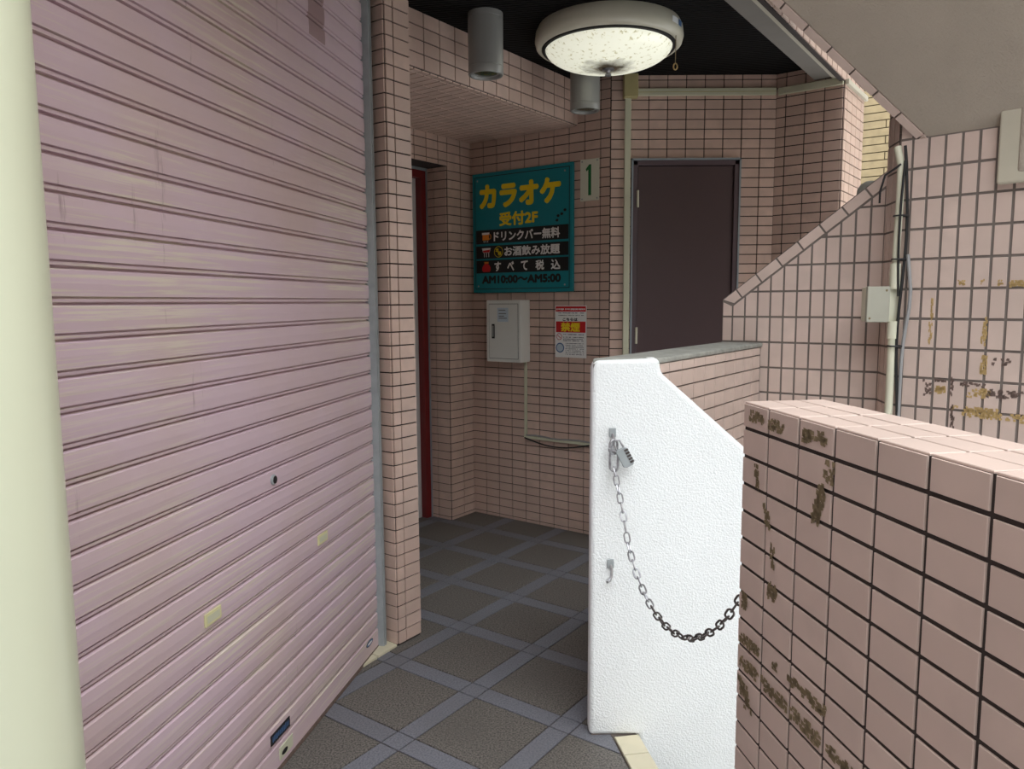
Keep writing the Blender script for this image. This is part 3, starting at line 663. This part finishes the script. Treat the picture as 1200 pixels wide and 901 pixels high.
def t_(body, x0, y0, x1, y1, z=0.0012, bold=0.02): return text_mb(body, FGu, x0 * SWd, -y1 * SHt, x1 * SWd, -y0 * SHt, z, bold)
mb = MB()
for a in ((0.025, 0.028, 0.975, 0.034), (0.025, 0.966, 0.975, 0.972), (0.025, 0.028, 0.031, 0.972), (0.969, 0.028, 0.975, 0.972)):
    k = q_(*a); b = len(mb.v); mb.v += k.v; mb.f += [tuple(b + i for i in f) for f in k.f]
obj('border_line', mb, 'blackp', sgn_)
obj('title_lettering', t_('カラオケ', 0.075, 0.095, 0.895, 0.300, bold=0.062), 'yellow', sgn_)
obj('subtitle_lettering', t_('受付2F', 0.285, 0.335, 0.675, 0.450, bold=0.042), 'yellow', sgn_)
bands = ((0.473, 0.588), (0.606, 0.713), (0.727, 0.835)); BO = []
for a, b in bands: BO.append(obj('black_band', q_(0.035, a, 0.965, b), 'blackp', sgn_))
obj('lettering', t_('ドリンクバー無料', 0.225, 0.488, 0.885, 0.574, bold=0.036), 'whitep', BO[0])
obj('lettering', t_('お酒飲み放題', 0.335, 0.618, 0.885, 0.700, bold=0.036), 'whitep', BO[1])
for ch, a, b in (('す', 0.23, 0.30), ('べ', 0.365, 0.435), ('て', 0.505, 0.575), ('税', 0.65, 0.735), ('込', 0.80, 0.89)):
    obj('lettering', t_(ch, a, 0.742, b, 0.822, bold=0.036), 'whitep', BO[2])
obj('hours_lettering', t_('AM10:00〜AM5:00', 0.095, 0.855, 0.895, 0.925, bold=0.075), 'blackp', sgn_)
def disc_(x, y, r, z, ry=None): return MB().disc(FGu(x * SWd, -y * SHt, z), -V, Z, r * SWd, 20, None if ry is None else ry * SWd)
# drink icons
ic = obj('mug_icon', q_(0.105, 0.500, 0.175, 0.558, 0.0012), 'orange', BO[0])
obj('mug_foam', q_(0.100, 0.494, 0.180, 0.512, 0.0016), 'whitep', BO[0]); obj('mug_handle', MB().ring([FGu((0.180 + 0.016 * math.cos(a)) * SWd, -(0.530 + 0.020 * math.sin(a)) * SHt, 0.0016) for a in [i * math.pi / 6 for i in range(12)]], 0.0022, 4), 'orange', BO[0])
mb = MB()
for k in range(3): z_ = q_(0.118 + k * 0.02, 0.562, 0.124 + k * 0.02, 0.576, 0.0012); b = len(mb.v); mb.v += z_.v; mb.f += [tuple(b + i for i in f) for f in z_.f]
obj('mug_feet', mb, 'whitep', BO[0])
obj('cup_icon', MB().poly([FGu(0.098 * SWd, -0.624 * SHt, 0.0012), FGu(0.192 * SWd, -0.624 * SHt, 0.0012), FGu(0.180 * SWd, -0.662 * SHt, 0.0012), FGu(0.110 * SWd, -0.662 * SHt, 0.0012)][::-1]), 'whitep', BO[1])
obj('cup_drink', MB().poly([FGu(0.108 * SWd, -0.644 * SHt, 0.0016), FGu(0.184 * SWd, -0.638 * SHt, 0.0016), FGu(0.180 * SWd, -0.660 * SHt, 0.0016), FGu(0.112 * SWd, -0.660 * SHt, 0.0016)][::-1]), 'redp', BO[1])
mb = MB()
for k in range(3): z_ = q_(0.120 + k * 0.024, 0.664, 0.126 + k * 0.024, 0.700, 0.0012); b = len(mb.v); mb.v += z_.v; mb.f += [tuple(b + i for i in f) for f in z_.f]
obj('cup_legs', mb, 'whitep', BO[1])
obj('round_badge', disc_(0.275, 0.660, 0.045, 0.0012), 'blackp', BO[1])
obj('badge_ring', MB().ring([FGu((0.275 + 0.044 * math.cos(a)) * SWd, -0.660 * SHt + 0.044 * math.sin(a) * SWd, 0.0014) for a in [i * math.pi / 12 for i in range(24)]], 0.0014, 4), 'yellow', BO[1])
obj('badge_lettering', t_('本', 0.243, 0.628, 0.280, 0.664, 0.0018), 'yellow', BO[1]); obj('badge_lettering', t_('格', 0.268, 0.655, 0.307, 0.692, 0.0018), 'yellow', BO[1])
obj('pouch_icon', MB().poly([FGu(x * SWd, -y * SHt, 0.0012) for x, y in ((0.100, 0.815), (0.098, 0.79), (0.115, 0.765), (0.130, 0.756), (0.160, 0.756), (0.176, 0.768), (0.190, 0.79), (0.188, 0.815), (0.175, 0.824), (0.112, 0.824))][::-1]), 'redp', BO[2])
obj('pouch_tie', q_(0.122, 0.740, 0.168, 0.755, 0.0012), 'orange', BO[2])
for x, y in ((0.858, 0.437), (0.868, 0.403), (0.902, 0.390), (0.932, 0.362)): obj('footprint_dot', disc_(x, y, 0.014, 0.001, 0.011), 'blackp', sgn_)
for x, y in ((0.055, 0.06), (0.93, 0.06), (0.055, 0.945), (0.93, 0.945)): obj('screw', MB().lathe(FGu(x * SWd, -y * SHt, 0), [(0, 0.003), (0.004, 0.0025), (0.0055, 0)], 12, -U, -V), 'steel', sgn_)
# ---- number plate
px0, px1, py0, py1 = 0.786, 0.905, 1.902, 2.128
npl = thing('number_plate', FB(0.845, py0), 'off-white plate with a green number 1 beside the sign', 'sign')
obj('plate', MB().box(FB(px0, py0, 0), -V * (px1 - px0), Z * (py1 - py0), -U * 0.006), 'plate', npl, bevel=0.002)
FN = frame_fn(FB(px0, py0, 0.006), -V, Z, -U)
obj('numeral', MB().prism([FN(x, y, 0.0) for x, y in ((0.052, 0.030), (0.070, 0.030), (0.070, 0.196), (0.057, 0.196), (0.036, 0.172), (0.041, 0.160), (0.052, 0.170))], -U * 0.0012), 'green', npl)
for x in (0.012, 0.107):
    for y in (0.012, 0.214): obj('screw', MB().lathe(FN(x, y, 0), [(0, 0.003), (0.003, 0.0025), (0.0045, 0)], 12, -U, -V), 'steel', npl)
# ---- meter box
bx, bz, bw, bh, bd = 0.190, 0.992, 0.250, 0.368, 0.10
eb = thing('steel_box', FB(bx + bw / 2, bz), 'white steel meter box mounted under the karaoke sign', 'cabinet')
obj('body', MB().box(FB(bx, bz, 0), -V * bw, Z * bh, -U * bd), 'boxpaint', eb, bevel=0.004)
bdoor = obj('door', MB().box(FB(bx + 0.022, bz + 0.022, bd), -V * (bw - 0.040), Z * (bh - 0.046), -U * 0.003), 'boxpaint', eb, bevel=0.001)
obj('door_gap', MB().box(FB(bx + 0.0195, bz + 0.0195, bd), -V * (bw - 0.035), Z * (bh - 0.041), -U * 0.0006), 'blackp', eb)
obj('handle', MB().box(FB(bx + 0.042, bz + 0.140, bd + 0.003), -V * 0.022, Z * 0.086, -U * 0.003), 'black', bdoor, bevel=0.002)
obj('latch', MB().box(FB(bx + 0.046, bz + 0.150, bd + 0.005), -V * 0.012, Z * 0.066, -U * 0.003), 'can', bdoor)
st_ = obj('notice', quad(frame_fn(FB(0, 0, 0), -V, Z, -U), bx + 0.085, bz + 0.240, bx + 0.165, bz + 0.322, bd + 0.0038), 'lightbluep', bdoor)
for y_, w_ in ((0.305, 0.05), (0.285, 0.055), (0.270, 0.04), (0.258, 0.06)): obj('notice_print', quad(frame_fn(FB(0, 0, 0), -V, Z, -U), bx + 0.095, bz + y_, bx + 0.095 + w_, bz + y_ + 0.006, bd + 0.0043), 'greyp', bdoor)
# ---- no smoking notice
ax0, ax1, ay0, ay1 = 0.618, 0.828, 1.028, 1.326
nt_ = thing('smoking_notice', FB(0.72, ay0), 'white paper no smoking notice with red bands on the wall', 'poster')
FA = frame_fn(FB(ax0, ay0, 0.001), -V, Z, -U); aw, ah = ax1 - ax0, ay1 - ay0
obj('paper', MB().box(FB(ax0, ay0, 0), -V * aw, Z * ah, -U * 0.0012), 'whitep', nt_)
def qa(x0, y0, x1, y1, z=0.0008): return quad(FA, x0 * aw, (1 - y1) * ah, x1 * aw, (1 - y0) * ah, z)
b1 = obj('heading_band', qa(0.02, 0.015, 0.98, 0.115), 'redp', nt_)
def textlines(rows, x0, x1, h, seed, n=26):
    r = random.Random(seed); mb = MB()
    for y in rows:
        x = x0
        while x < x1:
            w_ = (x1 - x0) / n * (0.5 + 0.5 * r.random())
            if r.random() < 0.85: k = qa(x, y, min(x + w_, x1), y + h * (0.7 + 0.3 * r.random()), 0.0014); b = len(mb.v); mb.v += k.v; mb.f += [tuple(b + i for i in f) for f in k.f]
            x += (x1 - x0) / n
    return mb
obj('heading_print', textlines((0.055,), 0.05, 0.95, 0.035, 1), 'whitep', b1)
obj('small_print', textlines((0.135, 0.18), 0.08, 0.92, 0.018, 2, 30), 'greyp', nt_)
def ta(body, x0, y0, x1, y1, bold=0.02): return text_mb(body, FA, x0 * aw, (1 - y1) * ah, x1 * aw, (1 - y0) * ah, 0.0016, bold)
obj('lettering', ta('こちらは', 0.25, 0.235, 0.72, 0.295, 0.06), 'blackp', nt_)
b2 = obj('red_band', qa(0.03, 0.305, 0.97, 0.515), 'redp', nt_); obj('lettering', ta('禁煙', 0.19, 0.320, 0.80, 0.502, 0.04), 'yellow', b2)
obj('no_smoking_mark', MB().ring([FA((0.135 + 0.085 * math.cos(a)) * aw, (1 - 0.60) * ah + 0.085 * math.sin(a) * aw, 0.0016) for a in [i * math.pi / 10 for i in range(20)]], 0.0014, 4), 'redp', nt_)
obj('slash', MB().tube([FA(0.08 * aw, 0.425 * ah, 0.0018), FA(0.19 * aw, 0.372 * ah, 0.0018)], 0.0016, 6), 'redp', nt_)
obj('small_print', textlines((0.545, 0.60, 0.635, 0.665), 0.27, 0.92, 0.02, 3, 18), 'greyp', nt_)
bd_ = obj('blue_badge', MB().disc(FA(0.16 * aw, 0.185 * ah, 0.001), -V, Z, 0.135 * aw, 28), 'bluep', nt_); obj('badge_face', MB().disc(FA(0.16 * aw, 0.185 * ah, 0.0015), -V, Z, 0.105 * aw, 28), 'lightbluep', bd_)
obj('small_print', textlines((0.72, 0.755, 0.79, 0.825, 0.86, 0.895, 0.93), 0.34, 0.92, 0.016, 4, 24), 'greyp', nt_)
# ---- conduit from box to the right
cd_ = thing('wall_conduit', FB(0.412, 0.53), 'thin cream conduit running down from the meter box and along the wall', 'conduit')
obj('riser', MB().box(FB(0.403, 0.535, 0), -V * 0.016, Z * 0.457, -U * 0.014), 'duct', cd_, bevel=0.002)
obj('duct_run', MB().box(FB(0.403, 0.528, 0), -V * 0.56, Z * 0.016, -U * 0.018), 'duct', cd_, bevel=0.002)
obj('cable', MB().tube([FB(0.41 + 0.05 * i, 0.532 - 0.035 * math.sin(i / 9 * math.pi), 0.02) for i in range(10)], 0.004, 8), 'black', cd_)
obj('cable', MB().tube([FB(0.42 + 0.06 * i, 0.548 + 0.004 * math.sin(i * 1.3), 0.016) for i in range(9)], 0.005, 8), 'cable_grey', cd_)

# ---- cable duct on the door wall
FD = frame_fn(Vector((0.541, 4.169, 0)), Vector((1, 0, 0)), Z, Vector((0, -1, 0)))
dt = thing('cable_duct', Vector((0.62, 4.16, 0)), 'cream plastic cable duct beside and above the service door', 'cable duct')
obj('riser', MB().box(FD(0.073, 0.0, 0), Vector((0.033, 0, 0)), Z * 2.43, Vector((0, -0.018, 0))), 'duct', dt, bevel=0.002)
rb = obj('corner_box', MB().box(FD(0.063, 2.425, 0), Vector((0.075, 0, 0)), Z * 0.12, Vector((0, -0.05, 0))), 'ductbox', dt, bevel=0.004)
obj('run', MB().box(FD(0.135, 2.440, 0), Vector((0.745, 0, 0)), Z * 0.036, Vector((0, -0.018, 0))), 'duct', dt, bevel=0.002)
obj('groove', MB().box(FD(0.135, 2.455, 0.018), Vector((0.745, 0, 0)), Z * 0.003, Vector((0, -0.001, 0))), 'ductbox', dt)
obj('side_run', MB().box(PF + nF * 0.006 + Z * 2.436 + dF * 0.015, dF * (LF - 0.015), Z * 0.036, nF * 0.018), 'duct', dt, bevel=0.002)
# ragged metal flashing on the head of the end wall
fl_ = tag(obj('flashing_strip', MB().box(PG + nG * 0.003 + Z * 2.438, dG * 0.43, Z * 0.026, nG * 0.02), 'stucco_pale', bevel=0.003), 'ragged pale flashing strip on top of the lit end wall', 'flashing')

# ---- ceiling lamp
LC = Vector((0.437, 3.475, 2.55))
cl_ = thing('ceiling_lamp', LC, 'round ceiling lamp with cream ring and glowing glass bowl', 'lamp')
obj('ring', MB().lathe(LC, [(0.0, 0.0), (0.312, 0.0), (0.322, -0.02), (0.326, -0.055), (0.320, -0.078), (0.308, -0.088), (0.296, -0.088), (0.292, -0.078), (0.0, -0.07)], 72), 'lampring', cl_, smooth=True)
obj('black_seal', MB().lathe(LC, [(0.293, -0.076), (0.293, -0.093), (0.281, -0.095), (0.279, -0.078)], 72), 'black', cl_)
R0 = 0.279; bowl = [(R0 * math.cos(a), -0.086 - 0.088 * math.sin(a)) for a in [i * math.pi / 2 / 14 for i in range(15)]]
bo = bpy.data.objects
b_ = obj('glass_bowl', MB().lathe(LC, bowl, 72), 'bowl', cl_, smooth=True)
obj('finial', MB().lathe(LC, [(0.0, -0.168), (0.026, -0.172), (0.028, -0.178), (0.010, -0.182), (0.007, -0.19), (0.014, -0.196), (0.014, -0.203), (0.0, -0.209)], 24), 'chrome', cl_, smooth=True)
pc0 = LC + Vector((0.265, -0.16, -0.085)); cord = obj('pull_cord', MB().tube([pc0, pc0 - Z * 0.115], 0.0016, 6), 'residue', cl_)
obj('cord_bead', MB().ring([pc0 - Z * (0.128 + 0.013 * math.cos(a)) + Vector((0.008 * math.sin(a), 0, 0)) for a in [i * math.pi / 6 for i in range(12)]], 0.003, 6), 'residue_y', cl_)
for a0, w_, c_ in ((-44, 0.05, 'whitep'), (-34, 0.035, 'bluep')):
    mb = MB(); a1_ = math.radians(a0); pts = []
    for k in range(5):
        a = a1_ + w_ / 0.327 * k / 4; pts.append((math.cos(a) * 0.3275, math.sin(a) * 0.3275))
    for k in range(4): mb.poly([LC + Vector((pts[k][0], pts[k][1], -0.052)), LC + Vector((pts[k + 1][0], pts[k + 1][1], -0.052)), LC + Vector((pts[k + 1][0], pts[k + 1][1], -0.028)), LC + Vector((pts[k][0], pts[k][1], -0.028))])
    obj('label', mb, c_, cl_)
# ---- downlights
for i, (x, y, lab) in enumerate(((-0.102, 3.30, 'grey cylindrical downlight left of the round lamp'), (0.376, 3.905, 'grey cylindrical downlight partly hidden behind the round lamp'))):
    c = Vector((x, y, 2.55)); dl = thing('downlight', c, lab, 'lamp', 'ceiling downlights')
    obj('can', MB().lathe(c, [(0.0, 0.0), (0.074, 0.0), (0.074, -0.021), (0.0725, -0.0225), (0.0725, -0.0235), (0.074, -0.025), (0.074, -0.215), (0.0725, -0.2165), (0.0725, -0.2175), (0.074, -0.219), (0.074, -0.246), (0.071, -0.250), (0.062, -0.250), (0.058, -0.240), (0.0, -0.236)], 48), 'can', dl, smooth=True)
    obj('lens', MB().lathe(c, [(0.0, -0.244), (0.03, -0.243), (0.0575, -0.238)], 40), 'lens', dl, smooth=True)

# ---- right wall services: conduit, box, cables
FR = frame_fn(PR, dR, Z, nR)
cx = Vector((1.311, 2.590, 0)); 
pc = thing('conduit_pipe', cx - Z * 0.2, 'cream conduit pipe with black cables in the corner of the right wall', 'conduit')
obj('pipe', MB().tube([cx + Z * -0.3, cx + Z * 0.8, cx + Z * 1.27], 0.013, 14), 'pvc', pc, smooth=True)
obj('pipe', MB().tube([cx + Z * 1.39, cx + Z * 1.50, cx + Vector((0.004, 0, 1.7)), cx + Vector((0.002, 0, 1.80)), cx + Vector((-0.008, 0.01, 1.86))], 0.012, 14), 'pvc', pc, smooth=True)
obj('coupling', MB().tube([cx + Z * 1.215, cx + Z * 1.275], 0.017, 14), 'pvc', pc, smooth=True)
obj('coupling', MB().tube([cx + Z * 1.385, cx + Z * 1.47], 0.017, 14), 'pvc', pc, smooth=True)
obj('black_cable', MB().tube([cx + Vector((0.018 + 0.008 * math.sin(z * 9), -0.012, z)) for z in [-0.3 + 0.06 * k for k in range(36)]] + [cx + Vector((0.008, -0.01, 1.86))], 0.005, 8), 'black', pc, smooth=True)
obj('grey_cable', MB().tube([cx + Vector((0.028 + 0.010 * math.exp(-((z - 1.36) / 0.12) ** 2), -0.014 - 0.020 * math.exp(-((z - 1.36) / 0.12) ** 2), z)) for z in [-0.3 + 0.06 * k for k in range(31)]], 0.006, 8), 'cable_grey', pc, smooth=True)
obj('black_cable', MB().tube([cx + Vector((0.012 - 0.014 * math.sin(z * 5), -0.018, z)) for z in [1.36 + 0.05 * k for k in range(10)]], 0.004, 8), 'black', pc, smooth=True)
obj('black_cable', MB().tube([cx + Vector((-0.004, -0.012, 1.80)), cx + Vector((-0.02, 0.0, 1.785)), cx + Vector((-0.035, 0.03, 1.77)), cx + Vector((-0.04, 0.05, 1.72)), cx + Vector((-0.038, 0.055, 1.68))], 0.0035, 8), 'black', pc, smooth=True)
for z in (1.19, 1.485, 1.63): obj('cable_tie', MB().ring([cx + Vector((0.008 + 0.023 * math.cos(a), -0.005 + 0.020 * math.sin(a), z)) for a in [i * math.pi / 8 for i in range(16)]], 0.003, 6), 'black', pc)
jb = thing('junction_box', cx + Z * 1.27, 'grey plastic junction box on the conduit in the corner', 'junction box')
jx = Vector((1.243, 2.598, 0)); jd = Vector((0.98, -0.2, 0)).normalized(); jn = Vector((-0.2, -0.98, 0)).normalized()
obj('lid', MB().box(Vector((1.220, 2.590, 1.272)), dirv(98) * 0.074, dirv(8) * 0.02, Z * 0.122), 'jbox', jb, bevel=0.003)
jb2 = obj('body', MB().box(Vector((1.222, 2.607, 1.274)), dirv(98) * 0.11, dirv(8) * 0.045, Z * 0.118), 'pvc', jb, bevel=0.003)
for x, z in ((0.010, 1.285), (0.062, 1.380)): obj('screw', MB().lathe(Vector((1.220, 2.590, 0)) + dirv(98) * x + Z * z, [(0, 0.002), (0.003, 0.0015), (0.004, 0)], 10, -dirv(8), dirv(98)), 'residue', jb)

# ---- hooks, padlock, chain on the white wall
wY = 2.213
def hook(x, z, label, ln):
    h = thing('wall_hook', Vector((x, wY, z - ln)), label, 'hook')
    obj('plate', MB().box(Vector((x - 0.010, wY - 0.006, z - 0.024)), Vector((0.020, 0, 0)), Vector((0, 0.008, 0)), Z * 0.026), 'steel', h, bevel=0.001)
    obj('hook_arm', MB().tube([Vector((x, wY - 0.004, z - 0.015)), Vector((x + 0.003, wY - 0.012, z - ln * 0.55)), Vector((x + 0.001, wY - 0.018, z - ln * 0.8)), Vector((x - 0.006, wY - 0.024, z - ln)), Vector((x - 0.012, wY - 0.030, z - ln * 1.02)), Vector((x - 0.013, wY - 0.034, z - ln * 0.88))], 0.0045, 8), 'chrome', h, smooth=True)
    return h
hook(0.299, 0.972, 'small steel hook holding the chain near the top of the white wall', 0.06); hook(0.296, 0.568, 'small empty steel hook low on the white wall', 0.058)
def link_path(c, ax, side, L, Wd, n=10):
    pts = []; h = (L - Wd) / 2
    for i in range(n): a = math.pi * i / (n - 1); pts.append(c + ax * (h + Wd / 2 * math.sin(a)) + side * (Wd / 2 * math.cos(a)))
    for i in range(n): a = math.pi * i / (n - 1); pts.append(c - ax * (h + Wd / 2 * math.sin(a)) - side * (Wd / 2 * math.cos(a)))
    return pts
chp = [(.299, 2.188, .955), (.299, 2.186, .905), (.300, 2.183, .862), (.304, 2.165, .833), (.317, 2.111, .745), (.328, 2.066, .659), (.346, 1.993, .586), (.368, 1.904, .541), (.392, 1.804, .530), (.417, 1.703, .554), (.438, 1.617, .606), (.453, 1.553, .662), (.466, 1.505, .722), (.484, 1.435, .812), (.499, 1.372, .900)]
chp = [Vector(p) for p in chp]
def resample(pts, step):
    fine = []
    for i in range(len(pts) - 1):
        p0 = pts[max(i - 1, 0)]; p1 = pts[i]; p2 = pts[i + 1]; p3 = pts[min(i + 2, len(pts) - 1)]
        for k in range(12):
            t = k / 12; fine.append(0.5 * ((2 * p1) + (p2 - p0) * t + (2 * p0 - 5 * p1 + 4 * p2 - p3) * t * t + (3 * p1 - p0 - 3 * p2 + p3) * t ** 3))
    fine.append(pts[-1]); out = [fine[0]]; acc = 0
    for i in range(1, len(fine)):
        seg = (fine[i] - fine[i - 1]).length; acc += seg
        if acc >= step: out.append(fine[i]); acc = 0
    return out
ch = thing('chain', chp[8] - Z * 0.02, 'steel chain hanging across the stair entrance from the white wall', 'chain')
cpts = resample(chp[2:], 0.0245)
for i in range(len(cpts) - 1):
    c = (cpts[i] + cpts[i + 1]) / 2; ax = (cpts[i + 1] - cpts[i]).normalized(); s0 = ax.cross(Vector((1, 0.2, 0))).normalized(); s1 = ax.cross(s0)
    tw = math.radians(30 + (90 if i % 2 else 0) + 10 * math.sin(i)); side = s0 * math.cos(tw) + s1 * math.sin(tw)
    obj('link', MB().ring(link_path(c, ax, side, 0.031, 0.0155, 6), 0.0025, 6), 'chrome' if i < 16 else 'chain_dark', ch, smooth=True)
# shackle and first long links at the top
obj('link', MB().ring(link_path(Vector((.299, 2.184, .922)), Z, Vector((0.9, 0.3, 0)).normalized(), 0.042, 0.024, 8), 0.0038, 8), 'chrome', ch, smooth=True)
obj('link', MB().ring(link_path(Vector((.300, 2.182, .880)), Z, Vector((0.9, -0.4, 0)).normalized(), 0.060, 0.024, 8), 0.0038, 8), 'chrome', ch, smooth=True)
hk2 = thing('wall_hook', Vector((.500, 1.362, .90)), 'steel hook behind the near wall holding the chain end', 'hook'); obj('hook_arm', MB().ring([Vector((.500, 1.358 + 0.016 * math.cos(a), .905 + 0.016 * math.sin(a))) for a in [i * math.pi / 8 for i in range(16)]], 0.0035, 8), 'chrome', hk2)
pk = thing('padlock', Vector((.318, 2.178, .852)), 'silver combination padlock hanging from the chain', 'padlock')
tx = Vector((math.cos(math.radians(-62)), 0, math.sin(math.radians(-62)))); ty = Vector((-tx.z, 0, tx.x)); pcn = Vector((.3315, 2.176, .893))
bo_ = MB(); lp = [(-0.028, -0.014), (-0.024, -0.018), (0.024, -0.018), (0.030, -0.010), (0.030, 0.012), (0.022, 0.018), (-0.022, 0.018), (-0.028, 0.012)]
obj('body', MB().prism([pcn + tx * a + ty * b + Vector((0, 0.008, 0)) for a, b in lp], Vector((0, -0.016, 0))), 'steel', pk, bevel=0.002)
for k in range(5): obj('dial', MB().box(pcn + tx * (-0.022 + k * 0.0095) + ty * 0.006 + Vector((0, -0.0095, 0)), tx * 0.006, ty * 0.0125, Vector((0, 0.003, 0))), 'chain_dark', pk)
obj('shackle', MB().tube([pcn + tx * -0.022 + ty * -0.012, pcn + tx * -0.048 + ty * -0.012, pcn + tx * -0.058 + ty * -0.002, pcn + tx * -0.052 + ty * 0.009, pcn + tx * -0.024 + ty * 0.010], 0.003, 8), 'chrome', pk, smooth=True)

# ---- marks left by tape on the near wall and flakes on the right wall
FNW = frame_fn(PN, dN, Z, nN)
marks = [(0.025, 1.142, 0.075, 1.160, 14, 5, .7), (0.092, 1.138, 0.14, 1.156, 10, 5, .6), (0.19, 1.138, 0.26, 1.160, 12, 6, .5), (0.225, 1.02, 0.248, 1.085, 6, 14, .8), (0.255, 1.09, 0.28, 1.125, 6, 7, .4),
         (0.055, 1.03, 0.072, 1.07, 5, 9, .6), (0.092, 0.97, 0.110, 1.01, 5, 9, .5), (0.112, 0.91, 0.125, 0.95, 4, 8, .6), (0.10, 0.855, 0.13, 0.885, 8, 7, .75), (0.015, 0.80, 0.035, 0.83, 6, 7, .8),
         (0.012, 0.735, 0.085, 0.755, 16, 6, .6), (0.13, 0.742, 0.145, 0.757, 4, 5, .6), (0.18, 0.742, 0.285, 0.760, 18, 5, .55), (0.01, 0.690, 0.085, 0.712, 18, 6, .55), (0.095, 0.690, 0.18, 0.712, 18, 6, .55), (0.19, 0.688, 0.275, 0.712, 18, 6, .55), (0.285, 0.692, 0.36, 0.710, 16, 5, .5), (0.03, 0.62, 0.065, 0.67, 8, 10, .6)]
for i, (a, b, c, d_, nx, ny, kp) in enumerate(marks): obj('tape_residue', ragged(FNW, a, b, c, d_, 0.0012, nx, ny, kp, i + 3, {3: 0.022, 4: 0.008, 5: -0.012, 6: -0.012, 8: 0.012, 17: -0.025}.get(i, 0.0)), 'residue', wn_)
FRW = frame_fn(PR, dR, Z, nR)
fl2 = [(0.123, 1.28, 0.131, 1.35, 4, 10, .6, 'residue_y'), (0.120, 1.20, 0.130, 1.27, 4, 10, .55, 'residue_y'), (0.275, 1.20, 0.29, 1.29, 5, 12, .4, 'residue_y'), (0.278, 1.11, 0.296, 1.165, 6, 7, .7, 'residue_y'), (0.20, 1.395, 0.22, 1.41, 6, 4, .6, 'residue_y'), (0.265, 1.395, 0.275, 1.412, 4, 4, .5, 'residue_y'), (0.31, 1.39, 0.33, 1.408, 6, 4, .5, 'residue_y'), (0.345, 1.385, 0.40, 1.405, 12, 5, .6, 'residue_y'),
       (0.150, 1.035, 0.180, 1.06, 8, 6, .85, 'residue_y'), (0.245, 1.03, 0.31, 1.06, 14, 6, .4, 'residue_y'), (0.235, 0.965, 0.345, 0.998, 22, 7, .6, 'residue_y'), (0.20, 0.985, 0.225, 1.0, 6, 4, .6, 'residue_y'), (0.36, 0.96, 0.42, 0.985, 10, 5, .4, 'residue_y'), (0.11, 1.02, 0.14, 1.08, 7, 10, .25, 'residue_d'),
       (0.196, 1.03, 0.204, 1.09, 3, 10, .7, 'residue_d'), (0.20, 0.90, 0.212, 1.0, 4, 14, .6, 'residue_d'), (0.215, 1.065, 0.30, 1.08, 18, 4, .35, 'residue_d'), (0.30, 1.035, 0.40, 1.06, 18, 5, .45, 'residue_d'), (0.31, 1.12, 0.38, 1.16, 14, 8, .1, 'residue_d'), (0.148, 1.075, 0.18, 1.082, 10, 2, .7, 'residue_d')]
for i, (a, b, c, d_, nx, ny, kp, mt_) in enumerate(fl2): obj('paint_flakes', ragged(FRW, a, b, c, d_, 0.0042, nx, ny, kp, i + 40), mt_, wr2)

# ---- grey mortar lump behind the stair coping
lc = W(3.13, 0.600, 1.752)
mb = MB(); prof_ = [(0.0, 0.040), (0.02, 0.038), (0.037, 0.028), (0.048, 0.010), (0.052, -0.03), (0.05, -0.10), (0.0, -0.10)]
lo_ = tag(obj('mortar_mound', MB().lathe(lc, prof_, 24), 'cap', smooth=True), 'rounded grey mortar mound behind the sloping stair wall top', 'mortar mound')
